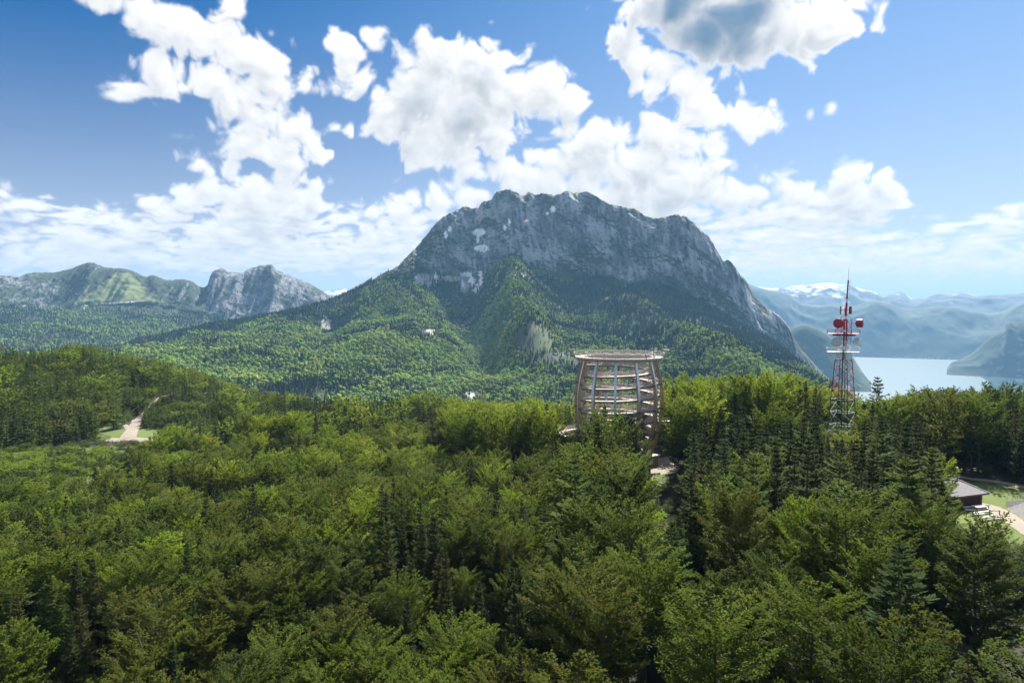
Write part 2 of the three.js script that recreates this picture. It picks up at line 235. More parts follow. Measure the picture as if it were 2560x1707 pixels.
    const sc = Math.max(spot(1062, 700, 34, 18), spot(1120, 696, 55, 9), spot(1165, 706, 18, 30), spot(1310, 678, 24, 16), spot(1075, 830, 26, 10), spot(815, 812, 14, 20), spot(778, 822, 12, 8), spot(1630, 900, 22, 26), spot(1590, 960, 22, 20), spot(1178, 990, 20, 14), spot(1200, 540, 12, 24));
    if (sc + n2 * 0.9 > 0.05) c = mix(c, mix(SCREE, ROCK2, 0.4 + n3), smooth(0.05, 0.25, sc + n2 * 0.9));
    const sn = Math.max(spot(1197, 580, 19, 10), spot(1194, 597, 5, 14), spot(1206, 621, 20, 10), spot(1124, 572, 5, 9), spot(1114, 588, 5, 10), spot(1089, 693, 5, 15), spot(1166, 686, 18, 7), spot(1180, 703, 8, 20), spot(1202, 696, 6, 24), spot(1191, 722, 9, 14), spot(1157, 712, 4, 12), spot(1273, 555, 4, 10), spot(1262, 570, 4, 8), spot(1383, 522, 7, 10), spot(1368, 534, 4, 6), spot(1242, 705, 6, 10));
    if (sn + n3 * 0.35 + n2 * 0.5 > 0.08) c = mix(c, SNOW, smooth(0.08, 0.2, sn + n3 * 0.35 + n2 * 0.5));
    return c;
  },
});
function seen(p) {                                                            // bearing, slope and survey units of a point
  const x = p.x, dy = p.y - EYE.y, z = p.z, yc = dy * COSP - z * SINP * 1, zc = z * COSP + dy * SINP;   // into the instrument's axes
  return [0, 0, { x: 1280 + x / -zc * FOCAL, y: 853.5 - yc / -zc * FOCAL }];
}

// --- the rocky range to the left with an alpine meadow
const westPy = curve([-400, 720, -150, 700, 0, 690, 50, 690, 77, 682, 130, 682, 184, 671, 203, 663, 226, 657, 245, 661, 264, 669, 306, 671, 333, 678, 367, 692, 383, 688, 421, 701, 452, 698, 478, 703, 509, 719, 518, 714, 526, 690, 536, 677, 555, 671, 574, 680, 608, 682, 620, 673, 647, 665, 677, 661, 693, 675, 727, 690, 765, 705, 804, 726, 827, 742, 900, 775, 1000, 830]);
const west = makeRange('rocky_range', 'rocky mountain range with a pale alpine meadow and wooded foot', {
  px0: -380, px1: 960, cols: 440, rows: [10, 40, 80, 8, 8],
  rails: [{ r: 3000, h: -230 }, { r: 3500, py: 866 }, { r: 4750, py: curve([-400, 775, 0, 768, 150, 772, 300, 768, 420, 775, 540, 790, 700, 792, 960, 840]) }, { r: (x) => 5150 + 60 * Math.sin(x / 90), py: westPy }, { r: 5700, py: (x) => westPy(x) + 40 }, { r: 7400, h: -400 }],
  bend(p, z, px) {
    const f = smooth(1.85, 2.2, z) * smooth(2.99, 2.9, z), n = fbm(p.x / 300, 3, p.z / 300, 4);
    p.y += n * 50 * smooth(0.6, 1.4, z) * smooth(2.6, 2, z);
    const d = f * (120 * ridged(p.x / 150, p.y / 900, 2.5, 3, 0.55) + 18 * ridged(p.x / 60, p.y / 260, 9, 3) + 12 * fbm(p.x / 40, p.y / 30, p.z / 40, 3)), l = Math.hypot(p.x, p.z); p.x -= p.x / l * d; p.z -= p.z / l * d;
    p.y += smooth(2.7, 3, z) * smooth(3.4, 3, z) * 10 * fbm(px / 14, 4, 4, 3);
  },
  color(p, z, px, ny) {
    const n1 = fbm(p.x / 130, p.y / 130, p.z / 130, 4), n2 = fbm(p.x / 30, p.y / 45, p.z / 30, 3), n3 = fbm(p.x / 12, p.y / 50, p.z / 12, 2);
    let rock = mix(ROCK, ROCK2, smooth(-0.1, 0.5, n1 + n3)); rock = mix(rock, ROCK3, smooth(0.0, 0.4, -n2 - n3 * 0.5));
    const rocky = Math.max(smooth(505, 530, px) * 0.70, smooth(190, 90, px) * smooth(-60, 40, px) * 0.66, 0.08 + 0.2 * smooth(400, 450, px));
    rock = rock.map((v) => v * 0.78); let c = mix(DWARF, rock, smooth(-0.02, 0.2, rocky + n1 * 0.75 + n2 * 0.5 - 0.42 - (ny - 0.5) * 0.5) * smooth(1.86, 2.05, z));
    const s = seen(p)[2], mead = 1 - Math.max(Math.abs(s.x - 302 - (s.y - 720) * -0.1) / (20 + (s.y - 684) * 1.3), Math.abs(s.y - 718) / 38);
    if (mead > -0.2 && z > 1.8) c = mix(c, [0.155, 0.185, 0.068], smooth(0, 0.12, mead + n2 * 0.3 + n1 * 0.15));
    const sc = Math.max(1 - Math.hypot((s.x - 212) / 10, (s.y - 767) / 7), 1 - Math.hypot((s.x - 290) / 80, (s.y - 757 + (s.x - 290) * 0.07) / 2.2), 1 - Math.hypot((s.x - 560) / 8, (s.y - 776) / 5), 1 - Math.hypot((s.x - 62) / 9, (s.y - 767) / 6)); if (sc > 0) c = mix(c, SCREE, smooth(0, 0.4, sc));
    if (z < 2.02) c = mix(c, FLOORC, smooth(2.02, 1.9, z));
    return c;
  },
});

// --- ridges round the lake, and the snow range on the skyline
const wooded = (name, label, px0, px1, r0, crest, back, amp, tint, seed) => makeRange(name, label, {
  px0, px1, cols: Math.round((px1 - px0) / 4), rows: [40, 8, 6], rails: [{ r: r0, h: LAKE - 12 }, { r: back, py: crest }, { r: (x) => back * 1.1, py: (x) => crest(x) + 20 }, { r: back * 1.35, h: LAKE - 40 }],
  bend(p, z, px) { const w = Math.sin(Math.min(1, z) * Math.PI); p.y += amp * w * (ridged(p.x / (amp * 9), seed, p.z / (amp * 9), 4, 0.5) * 1.1 + 0.1) + amp * 0.16 * smooth(0.7, 1, z) * fbm(px / 18, seed, 1, 3); },
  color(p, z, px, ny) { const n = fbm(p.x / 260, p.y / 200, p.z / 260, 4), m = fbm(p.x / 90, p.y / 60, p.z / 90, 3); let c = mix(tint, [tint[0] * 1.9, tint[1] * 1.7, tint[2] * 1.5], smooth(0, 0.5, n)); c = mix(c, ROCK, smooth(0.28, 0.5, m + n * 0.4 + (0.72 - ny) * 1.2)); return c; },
});
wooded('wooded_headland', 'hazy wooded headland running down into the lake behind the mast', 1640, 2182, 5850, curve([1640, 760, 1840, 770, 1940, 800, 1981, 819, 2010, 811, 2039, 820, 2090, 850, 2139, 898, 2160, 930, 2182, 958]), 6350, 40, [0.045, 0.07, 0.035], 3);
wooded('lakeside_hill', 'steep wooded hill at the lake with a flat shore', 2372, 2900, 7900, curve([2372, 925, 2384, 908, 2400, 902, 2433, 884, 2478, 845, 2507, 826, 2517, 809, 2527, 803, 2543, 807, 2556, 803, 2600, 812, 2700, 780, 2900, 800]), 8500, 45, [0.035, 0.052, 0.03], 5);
wooded('lake_end_ridge', 'long blue wooded ridge at the far end of the lake', 1500, 2900, 10600, curve([1500, 690, 1860, 705, 1874, 713, 1939, 729, 1968, 737, 1987, 747, 2006, 760, 2058, 766, 2090, 760, 2130, 766, 2194, 754, 2220, 757, 2268, 776, 2294, 773, 2333, 768, 2381, 768, 2430, 780, 2478, 786, 2560, 757, 2700, 740, 2900, 760]), 11900, 90, [0.075, 0.095, 0.07], 8);  // tint lightened to stand in for thicker haze over the far ridge
const snowPy = curve([300, 750, 700, 742, 800, 732, 842, 724, 858, 721, 880, 730, 905, 726, 1000, 735, 1500, 712, 1900, 719, 1930, 721, 1994, 715, 2026, 713, 2055, 707, 2081, 707, 2097, 712, 2123, 713, 2155, 725, 2188, 730, 2210, 742, 2230, 733, 2252, 730, 2285, 746, 2317, 741, 2365, 736, 2398, 731, 2446, 739, 2478, 737, 2511, 739, 2560, 731, 2700, 726, 2900, 735]);
makeRange('snow_range', 'distant snow-covered mountain range on the horizon', {
  px0: 300, px1: 2900, cols: 520, rows: [44, 6, 6], rails: [{ r: 12300, h: -250 }, { r: 14500, py: snowPy }, { r: 15400, py: (x) => snowPy(x) + 8 }, { r: 17500, h: -400 }],
  bend(p, z, px) { const w = Math.sin(Math.min(1, z) * Math.PI); p.y += w * (170 * (ridged(p.x / 1500, 4, p.z / 1500, 4, 0.5) - 0.35) + 40 * fbm(p.x / 300, 1, p.z / 300, 3)) + smooth(0.8, 1, z) * 30 * fbm(px / 16, 3, 3, 3); },
  color(p, z, px, ny) { const n = fbm(p.x / 500, p.y / 300, p.z / 500, 5), m = fbm(p.x / 150, p.y / 80, p.z / 150, 3); return mix([0.13, 0.15, 0.16], [0.70, 0.73, 0.78], smooth(0.0, 0.16, (p.y - 470) / 800 + n * 0.7 + m * 0.5)); },  // snow colour greyed and blued in place of missing haze
});

// --- the lake, and the low country round everything
{
  const water = new THREE.MeshPhysicalMaterial({ color: new THREE.Color().setRGB(0.09, 0.14, 0.145), roughness: 0.33, ior: 1.33 });
  const w = 256, d = new Uint8Array(w * w * 4); for (let y = 0; y < w; y++) for (let x = 0; x < w; x++) { const a = x / w * 6.283, b = y / w * 6.283, v = 128 + 90 * fbm(Math.cos(a) * 5, Math.sin(a) * 5, Math.cos(b) * 5 + Math.sin(b) * 7, 4); d.set([v, v, v, 255], (y * w + x) * 4); }
  const ripples = new THREE.DataTexture(d, w, w); ripples.wrapS = ripples.wrapT = THREE.RepeatWrapping; ripples.magFilter = THREE.LinearFilter; ripples.repeat.set(260, 260); ripples.needsUpdate = true;
  water.bumpMap = ripples; water.bumpScale = 0.08;
  const s = new THREE.Shape([[bearing(1500), 2500], [bearing(2950), 2500], [bearing(2950), 13500], [bearing(1500), 13500]].map(([a, r]) => new THREE.Vector2(r * Math.sin(a), r * Math.cos(a))));
  const mirror = new THREE.MeshPhysicalMaterial({ color: water.color, roughness: 0.05, ior: 1.33, bumpMap: ripples, bumpScale: 0.03 }), rim = [];
  for (const [px, py] of [[2380, 905], [2400, 911], [2412, 918], [2436, 927], [2450, 940], [2472, 953], [2478, 966], [2498, 982], [2506, 1000], [2530, 1030], [2800, 1040], [2900, 900], [2500, 898]]) { const [a, sl] = sight(px, py), r = (LAKE - EYE.y) / sl; rim.push(new THREE.Vector2(r * Math.sin(a), r * Math.cos(a))); }
  const c = struct(new THREE.Mesh(new THREE.ShapeGeometry(new THREE.Shape(new THREE.SplineCurve([...rim, rim[0]]).getPoints(160))), mirror), 'mirror_water', 'windless darker water in the lee of the lakeside hill'); c.rotation.x = -Math.PI / 2; c.position.y = LAKE + 0.3;  // smooth patch added so the hill's reflection shows on the rough lake
  const m = struct(new THREE.Mesh(new THREE.ShapeGeometry(s), water), 'lake_water', 'pale still lake between the mountains'); m.rotation.x = -Math.PI / 2; m.position.y = LAKE;
  const g = new THREE.CircleGeometry(21000, 90).rotateX(-Math.PI / 2), low = struct(new THREE.Mesh(g, new THREE.MeshStandardMaterial({ color: new THREE.Color().setRGB(0.05, 0.075, 0.03), roughness: 1 })), 'lowland', 'green low country round the mountains'); low.position.y = LAKE - 8;
}

// ---------------------------------------------------------------- trees: bark, leaves, and the growing of them
function leafMat(r, g, b, through = 0.32) { return new THREE.MeshPhysicalMaterial({ color: new THREE.Color().setRGB(r, g, b), roughness: 0.95, transmission: through, thickness: 0, vertexColors: true, side: THREE.DoubleSide, specularIntensity: 0.1 }); }
const barkMat = new THREE.MeshStandardMaterial({ color: new THREE.Color().setRGB(0.11, 0.09, 0.07), roughness: 1 });
const beechBark = new THREE.MeshStandardMaterial({ color: new THREE.Color().setRGB(0.09, 0.085, 0.075), roughness: 1 });
const V3 = (x, y, z) => new THREE.Vector3(x, y, z);
class Faces {                                                                 // loose leaf faces with a tint each
  constructor() { this.p = []; this.c = []; this.n = []; }
  tri(a, b, c, t) { this.p.push(a.x, a.y, a.z, b.x, b.y, b.z, c.x, c.y, c.z); for (let i = 0; i < 3; i++) this.c.push(t[0], t[1], t[2]); }
  leaf(at, along, side, len, wid, t, fold = 0.18) {                           // a folded rhombus, base at `at`
    const m = at.clone().addScaledVector(along, len * 0.45), up = along.clone().cross(side).normalize(), tip = at.clone().addScaledVector(along, len).addScaledVector(up, -fold * len * 0.5);
    const l = m.clone().addScaledVector(side, wid / 2).addScaledVector(up, fold * wid), r = m.clone().addScaledVector(side, -wid / 2).addScaledVector(up, fold * wid);
    this.tri(at, l, tip, t); this.tri(at, tip, r, t);
  }
  geometry(cy = 0, ry = 1, soft = 0) {                                         // leaves of one spray lie alike: their shading leans to the way the crown faces there
    const g = new THREE.BufferGeometry(); g.setAttribute('position', new THREE.Float32BufferAttribute(this.p, 3)); g.setAttribute('color', new THREE.Float32BufferAttribute(this.c, 3)); g.computeVertexNormals();
    if (soft) { const n = g.attributes.normal, v = V3(), o = V3(); for (let i = 0; i < n.count; i++) { v.fromBufferAttribute(n, i); o.set(this.p[i * 3], (this.p[i * 3 + 1] - cy) / ry, this.p[i * 3 + 2]); o.normalize(); o.y += 0.25; if (v.dot(o) < 0) v.negate(); v.multiplyScalar(1 - soft).addScaledVector(o, soft).normalize(); n.setXYZ(i, v.x, v.y, v.z); } }
    return g;
  }
}
function limbTube(list, pts, radii, sides = 5) {                              // a tapered limb through points
  const pos = [], idx = [], n = pts.length, t = V3(), u = V3(), v = V3();
  for (let i = 0; i < n; i++) {
    t.copy(pts[Math.min(n - 1, i + 1)]).sub(pts[Math.max(0, i - 1)]).normalize(); u.set(Math.abs(t.y) > 0.8 ? 1 : 0, Math.abs(t.y) > 0.8 ? 0 : 1, 0).cross(t).normalize(); v.copy(t).cross(u);
    for (let k = 0; k < sides; k++) { const a = k / sides * 6.2832; pos.push(pts[i].x + (u.x * Math.cos(a) + v.x * Math.sin(a)) * radii[i], pts[i].y + (u.y * Math.cos(a) + v.y * Math.sin(a)) * radii[i], pts[i].z + (u.z * Math.cos(a) + v.z * Math.sin(a)) * radii[i]); }
    if (i) for (let k = 0; k < sides; k++) { const a = (i - 1) * sides + k, b = (i - 1) * sides + (k + 1) % sides; idx.push(a, a + sides, b, b, a + sides, b + sides); }
  }
  const g = new THREE.BufferGeometry(); g.setAttribute('position', new THREE.Float32BufferAttribute(pos, 3)); g.setIndex(idx); g.computeVertexNormals(); list.push(g);
}
// a beech: ascending limbs, side twigs, leaves in flat sprays. q: { h, r, base, limbs, subs, leaves, size, gap }
function growBeech(seed, q) {
  const R = rng(seed), f = new Faces(), wood = [], H = q.h, lean = [(R() - 0.5) * 0.08, (R() - 0.5) * 0.08];
  const trunkAt = (t) => V3(lean[0] * H * t * t + 0.12 * Math.sin(t * 5 + seed), H * t, lean[1] * H * t * t);
  const tp = [], tr = []; for (let i = 0; i <= 7; i++) { tp.push(trunkAt(i / 7 * 0.9)); tr.push(H * 0.016 * (1 - 0.86 * i / 7) * (i ? 1 : 1.3)); } limbTube(wood, tp, tr, 6);
  const lobes = []; for (let i = 0; i < 7; i++) lobes.push([R() * 6.28, R() * 2 - 0.6, 0.8 + R() * 0.38]);
  for (let i = 0; i < q.limbs; i++) {
    const t = (i + R() * 0.7) / q.limbs, y0 = q.base + (0.88 - q.base) * Math.pow(t, 0.9), az = i * 2.39996 + R() * 0.7;
    const w = (y0 - q.base) / (1 - q.base), prof = Math.pow(Math.sin(Math.PI * clamp(0.16 + 0.80 * w, 0, 1)), 0.75);
    let lump = 1; for (const l of lobes) { const d = Math.cos(az - l[0]); if (d > 0.45) lump *= lerp(1, l[2], (d - 0.45) / 0.55); }
    const len = q.r * prof * lump * (0.85 + 0.3 * R()) + 0.08 * q.r, rise = lerp(0.22, 1.25, Math.pow(w, 1.4)) + R() * 0.3;
    const o = trunkAt(y0 * 0.98), dir = V3(Math.cos(az), rise, Math.sin(az)).normalize(), end = o.clone().addScaledVector(dir, len * (1 + 0.25 * w)).add(V3(0, len * 0.1, 0));
    const mid = o.clone().lerp(end, 0.5).add(V3(0, -len * 0.05, 0));
    if (q.woody) limbTube(wood, [o, mid, end], [H * 0.006 * (1 - 0.6 * w), H * 0.0035, H * 0.0012], 4);
    for (let s = 0; s < q.subs; s++) {
      const k = Math.pow((s + 0.5 + R() * 0.5) / q.subs, 0.75), b = o.clone().lerp(mid, Math.min(1, 2 * k)); if (k > 0.5) b.copy(mid).lerp(end, 2 * k - 1);
      const sgn = s % 2 ? 1 : -1, out = dir.clone(); out.y *= 0.55; out.normalize(); const lat = V3(-Math.sin(az), 0, Math.cos(az));
      const sd = out.clone().multiplyScalar(0.55 + 0.5 * k).addScaledVector(lat, sgn * (0.95 - 0.4 * k) * (0.6 + R() * 0.6)).add(V3(0, 0.15 + (R() - 0.35) * 0.8, 0)).normalize(), sl = len * (0.42 - 0.16 * k) * (0.7 + 0.6 * R()) + q.size;
      const tip = b.clone().addScaledVector(sd, sl), tint0 = 0.86 + 0.28 * R(), yel = R();
      if (q.woody && s % 4 === 1) limbTube(wood, [b, tip], [H * 0.0016, H * 0.0007], 3);
      const plane = sd.clone().cross(V3((R() - 0.5) * 0.9, 1, (R() - 0.5) * 0.9)).normalize();
      for (let l = 0; l < q.leaves; l++) {
        if (R() < q.gap) continue;
        const c = Math.pow((l + R()) / q.leaves, 0.7), a = b.clone().lerp(tip, c), side = l % 2 ? 1 : -1;
        const al = sd.clone().multiplyScalar(0.7).addScaledVector(plane, side * (0.9 + R() * 0.6)).add(V3((R() - 0.5) * 0.7, -0.15 + (R() - 0.5) * 0.9, (R() - 0.5) * 0.7)).normalize();
        a.addScaledVector(plane, side * sl * 0.16 * R()).add(V3((R() - 0.5) * sl * 0.16, (R() - 0.5) * sl * 0.2, (R() - 0.5) * sl * 0.16));
        const sideV = al.clone().cross(V3((R() - 0.5) * 1.5, 1, (R() - 0.5) * 1.5)).normalize(), z = q.size * (0.65 + 0.7 * R()), v = tint0 * (0.8 + 0.4 * R());
        f.leaf(a, al, sideV, z, z * 0.62, [v * (0.9 + 0.28 * yel), v, v * (1.1 - 0.3 * yel)]);
      }
    }
  }
  return { crown: f.geometry(H * 0.45, 1.5, 0.38), trunk: mergeGeometries(wood), H };
}
// a spruce or fir: whorls of drooping boughs, each a flat frond of side twigs. q: { h, r, base, whorls, per, twigs, droop, flat }
function growSpruce(seed, q) {
  const R = rng(seed), f = new Faces(), wood = [], H = q.h;
  const tp = [], tr = []; for (let i = 0; i <= 5; i++) { tp.push(V3(0.1 * Math.sin(i + seed), H * i / 5 * 0.98, 0.1 * Math.cos(i * 1.3 + seed))); tr.push(H * 0.0125 * (1 - 0.93 * i / 5)); } limbTube(wood, tp, tr, 6);
  const bald = R() * 6.28;
  for (let w = 0; w < q.whorls; w++) {
    const t = (w + R() * 0.5) / q.whorls, y = H * (q.base + (0.985 - q.base) * t), u = 1 - t, L0 = q.r * (Math.pow(u, q.pow ?? 0.85) * (0.93 + 0.12 * Math.sin(t * 40 + seed)) + 0.03) * (t < 0.12 ? 0.75 + 2 * t : 1);
    const per = q.per + (R() < 0.5 ? 1 : 0), a0 = R() * 6.28;
    for (let b = 0; b < per; b++) {
      if (R() < 0.06) continue;
      const az = a0 + b / per * 6.2832 + (R() - 0.5) * 0.5, L = L0 * (0.72 + 0.45 * R()) * (1 - 0.18 * Math.max(0, Math.cos(az - bald))), out = V3(Math.cos(az), 0, Math.sin(az)), lat = V3(-Math.sin(az), 0, Math.cos(az));
      const pitch = lerp(-q.droop, 0.75, Math.pow(t, 2.2)) + (R() - 0.5) * 0.2, tilt = (R() - 0.5) * 0.5, v0 = 0.82 + 0.36 * R(), yel = R();
      const along = (c) => V3(0, y, 0).addScaledVector(out, L * c).add(V3(0, L * (pitch * c + (q.flat ? 0.10 : 0.24) * c * c * c - (q.flat ? 0 : 0.18) * c * (1 - c)), 0));
      const n = Math.max(3, Math.round(q.twigs * (0.45 + 0.55 * L / q.r)));
      for (let k = 0; k < n; k++) {
        const c = 0.12 + 0.88 * (k + 0.3 + 0.4 * R()) / n, p = along(c), d = along(Math.min(1.05, c + 0.06)).sub(p).normalize();
        const tl = L * (0.50 - 0.34 * c) * (0.75 + 0.5 * R()) + 0.10 * q.r * 0.6, wd = q.wide * (0.75 + 0.5 * R()), v = v0 * (0.8 + 0.4 * R()), tint = [v * (0.92 + 0.2 * yel), v, v * (1.06 - 0.2 * yel)];
        for (const s of [-1, 1]) {
          const al = lat.clone().multiplyScalar(s * (0.8 + 0.3 * R())).addScaledVector(d, 0.75).add(V3(0, (R() - 0.62) * (q.flat ? 0.35 : 0.75) + s * tilt * 0.4, 0)).normalize();
          const sideV = al.clone().cross(V3((R() - 0.5) * 0.7, 1, (R() - 0.5) * 0.7)).normalize();
          f.leaf(p, al, sideV, tl, wd, tint, 0.1);
        }
        if (q.hang && R() < q.hang) { const al = V3(0, -1, 0).addScaledVector(d, 0.5).addScaledVector(lat, (R() - 0.5) * 0.5).normalize(); f.leaf(p, al, d.clone().cross(al).normalize().lerp(d, 0.5).normalize(), tl * 0.8, wd, tint, 0.05); }
      }
      f.leaf(along(0.82), along(1).sub(along(0.82)).normalize(), lat, L * 0.24 + 0.1, q.wide, [v0, v0, v0], 0.1);
    }
  }
  f.leaf(V3(0, H * 0.95, 0), V3(0, 1, 0), V3(1, 0, 0), H * 0.055, q.wide * 0.6, [1, 1, 1], 0); f.leaf(V3(0, H * 0.95, 0), V3(0, 1, 0), V3(0, 0, 1), H * 0.055, q.wide * 0.6, [1, 1, 1], 0);
  return { crown: f.geometry(), trunk: mergeGeometries(wood), H };
}
const NEAR = { beech: [], spruce: [], fir: [] }, MID = { beech: [], spruce: [], fir: [] }, FAR = { beech: [], spruce: [] };
for (let i = 0; i < 6; i++) NEAR.beech.push(growBeech(100 + i, { h: 17, r: 4.3 + 0.35 * (i % 3), base: 0.2, limbs: 44, subs: 10, leaves: 40, size: 0.335, gap: 0.06, woody: true }));
for (let i = 0; i < 3; i++) NEAR.spruce.push(growSpruce(200 + i, { h: 22, r: 3.4 + 0.3 * i, base: 0.1, whorls: 36, per: 6, twigs: 12, droop: 0.34, wide: 0.2, hang: 0.6 }));
for (let i = 0; i < 3; i++) NEAR.fir.push(growSpruce(250 + i, { h: 19, r: 4.4, base: 0.12, whorls: 25, per: 6, twigs: 15, droop: 0.08, wide: 0.24, hang: 0.15, flat: true, pow: 0.62 }));
for (let i = 0; i < 5; i++) MID.beech.push(growBeech(300 + i, { h: 17, r: 4.4 + 0.4 * (i % 3), base: 0.2, limbs: 28, subs: 8, leaves: 17, size: 0.56, gap: 0.05 }));
for (let i = 0; i < 5; i++) MID.spruce.push(growSpruce(400 + i, { h: 22, r: 3.2 + 0.3 * (i % 3), base: 0.1, whorls: 28, per: 5, twigs: 8, droop: 0.32, wide: 0.32, hang: 0.5 }));
for (let i = 0; i < 2; i++) MID.fir.push(growSpruce(450 + i, { h: 19, r: 4.3, base: 0.12, whorls: 20, per: 5, twigs: 10, droop: 0.08, wide: 0.36, hang: 0.1, flat: true, pow: 0.62 }));
for (let i = 0; i < 4; i++) FAR.beech.push(growBeech(500 + i, { h: 17, r: 4.6, base: 0.15, limbs: 15, subs: 4, leaves: 8, size: 1.15, gap: 0.05 }));
for (let i = 0; i < 4; i++) FAR.spruce.push(growSpruce(600 + i, { h: 20, r: 3.0, base: 0.06, whorls: 15, per: 4, twigs: 4, droop: 0.3, wide: 0.7, hang: 0.3 }));
// trees kilometres away, a few pixels high: a lumpy crown or a ragged spire
function tinyBeech(seed) {
  const R = rng(seed), parts = [];
  for (let i = 0; i < 5; i++) { const g = new THREE.IcosahedronGeometry(1, 0), p = g.attributes.position, s = i ? 2.6 + R() * 1.2 : 3.6; const a = i * 1.6 + R(), o = i ? 2.3 : 0, y = i ? 6.5 + R() * 5.5 : 10; for (let k = 0; k < p.count; k++) { const h = 1 + 0.5 * noise3(p.getX(k) * 2 + seed + i, p.getY(k) * 2, p.getZ(k) * 2); p.setXYZ(k, p.getX(k) * s * h + Math.cos(a) * o, p.getY(k) * s * 1.15 * h + y, p.getZ(k) * s * h + Math.sin(a) * o); } g.deleteAttribute('uv'); parts.push(g); }
  const g = mergeGeometries(parts); g.computeVertexNormals(); return g;
}
function tinySpruce(seed) {
  const R = rng(seed), pos = [];
  for (let l = 0; l < 4; l++) { const y0 = 1.5 + l * 4.4, y1 = y0 + 7.5 - l * 0.4, r = 3.3 - l * 0.75, n = 7; for (let k = 0; k < n; k++) { const a = (k + 0.3 * R()) / n * 6.283, b = (k + 1) / n * 6.283, ra = r * (k % 2 ? 0.6 : 1.1), rb = r * (k % 2 ? 1.1 : 0.6); pos.push(Math.cos(a) * ra, y0 + R() * 1.2, Math.sin(a) * ra, 0, y1, 0, Math.cos(b) * rb, y0 + R() * 1.2, Math.sin(b) * rb); } }
  const g = new THREE.BufferGeometry(); g.setAttribute('position', new THREE.Float32BufferAttribute(pos, 3)); g.computeVertexNormals(); return g;
}

// ---------------------------------------------------------------- the wooded hilltop under the camera
const KNOTS = [];                                                             // ground knots: x, z, height
const knot = (tree, ...v) => { for (let i = 0; i < v.length; i += 3) { const p = at(v[i], v[i + 1], v[i + 2]); KNOTS.push([p.x, p.z, p.y - tree]); } };   // ground seen there, or crowns `tree` metres above it
knot(0, 330, 1095, 350, 310, 1075, 366, 345, 1050, 390, 410, 993, 440, 480, 963, 480, 50, 1140, 300, 0, 1180, 272, 250, 1150, 290, -200, 1160, 290, 1190, 1150, 240, 1630, 1165, 228, 1540, 1170, 228, 2440, 1278, 181, 2540, 1240, 200, 2540, 1330, 160, 2560, 1215, 212, 1700, 1300, 172, 1650, 1400, 150, 2100, 1090, 255);
knot(16, -200, 1040, 350, 0, 1045, 350, -200, 985, 400, 0, 988, 400, -200, 925, 480, 0, 925, 480, -200, 878, 575, 0, 876, 575, 200, 1000, 385, 200, 930, 480, 220, 866, 575, 330, 975, 420, 400, 905, 560, 450, 950, 500, 560, 962, 500);
knot(17, 700, 995, 440, 860, 1018, 420, 300, 1200, 190, 600, 1150, 210, 500, 1100, 265, 900, 1100, 240, 900, 1050, 320, 1000, 1012, 380);
knot(14, 900, 1250, 125, 600, 1300, 125, 300, 1400, 110, 300, 1700, 82, 0, 1700, 88, -300, 1500, 110, 900, 1700, 70, 1300, 1700, 60, 1700, 1700, 52, 2000, 1480, 75, 2300, 1700, 52, 2560, 1700, 42, 2800, 1500, 60);
for (const [px, r, h] of [[-300, 720, -25], [100, 720, -22], [450, 680, -25], [900, 560, -60], [1300, 520, -62], [1300, 360, -14], [1600, 330, -6], [1600, 470, -60], [2000, 320, -2], [2000, 440, -60], [2400, 280, 2], [2400, 420, -60], [2700, 300, 0], [100, 950, -150], [700, 850, -150], [1280, 20, 2], [1280, 0, 0]]) KNOTS.push([r * Math.sin(bearing(px)), -r * Math.cos(bearing(px)), h]);
function groundY(x, z) {
  const r = Math.hypot(x, z); let s = 0, w = 0;
  for (const k of KNOTS) { const d2 = (x - k[0]) ** 2 + (z - k[1]) ** 2, g = 1 / (d2 * d2 + 60000) ; s += k[2] * g; w += g; }
  let h = s / w + fbm(x / 45, 2.2, z / 45, 3) * 1.6 * smooth(30, 90, r);
  const az = Math.atan2(x, -z), lakeward = smooth(0.28, 0.40, az), drop = smooth(640, 1050, r);
  h = lerp(h, lerp(-235, -330, lakeward), drop); return lerp(h, LAKE - 15, smooth(1000, 2400, r) * lakeward);
}
const onGround = (px, py) => { let r0 = 30, [az, sl] = sight(px, py); for (let r = 30; r < 900; r += 1) { const x = r * Math.sin(az), z = -r * Math.cos(az); if (EYE.y + sl * r < groundY(x, z)) { r0 = r; break; } r0 = r; } return V3(r0 * Math.sin(az), groundY(r0 * Math.sin(az), -r0 * Math.cos(az)), -r0 * Math.cos(az)); };
const TOWER = V3(at(1548, 785, 229).x, 0, at(1548, 785, 229).z), MAST = (() => { const p = at(2112, 785, 258); return V3(p.x, groundY(p.x, p.z), p.z); })();
TOWER.y = groundY(TOWER.x, TOWER.z);
// ways: lists of ground points with a half width
const road = [[270, 1099, 2.6], [300, 1101, 3.2], [330, 1099, 3.4], [365, 1101, 2.8], [400, 1104, 2.4]].map(([a, b, w]) => [onGround(a, b), w]);
const road2 = [[318, 1096, 3.4], [328, 1078, 2.7], [338, 1060, 2.4], [350, 1044, 2.0], [372, 1022, 1.5], [408, 992, 1.8], [440, 980, 1.8], [456, 975, 1.6], [482, 962, 2.3], [492, 956, 2.2]].map(([a, b, w]) => [onGround(a, b), w]);
const track = [[270, 1054, 1.0], [292, 1056, 1.0], [314, 1066, 1.2], [322, 1078, 1.2]].map(([a, b, w]) => [onGround(a, b), w]);
const yard = [[1612, 1186, 3], [1640, 1176, 7], [1662, 1158, 5.5], [1690, 1146, 3], [1725, 1140, 2]].map(([a, b, w]) => [onGround(a, b), w]);
const path = [[2330, 1178, 1.3], [2420, 1197, 1.3], [2470, 1202, 1.3], [2520, 1211, 1.3], [2600, 1226, 1.3], [2700, 1240, 1.3]].map(([a, b, w]) => [onGround(a, b), w]);
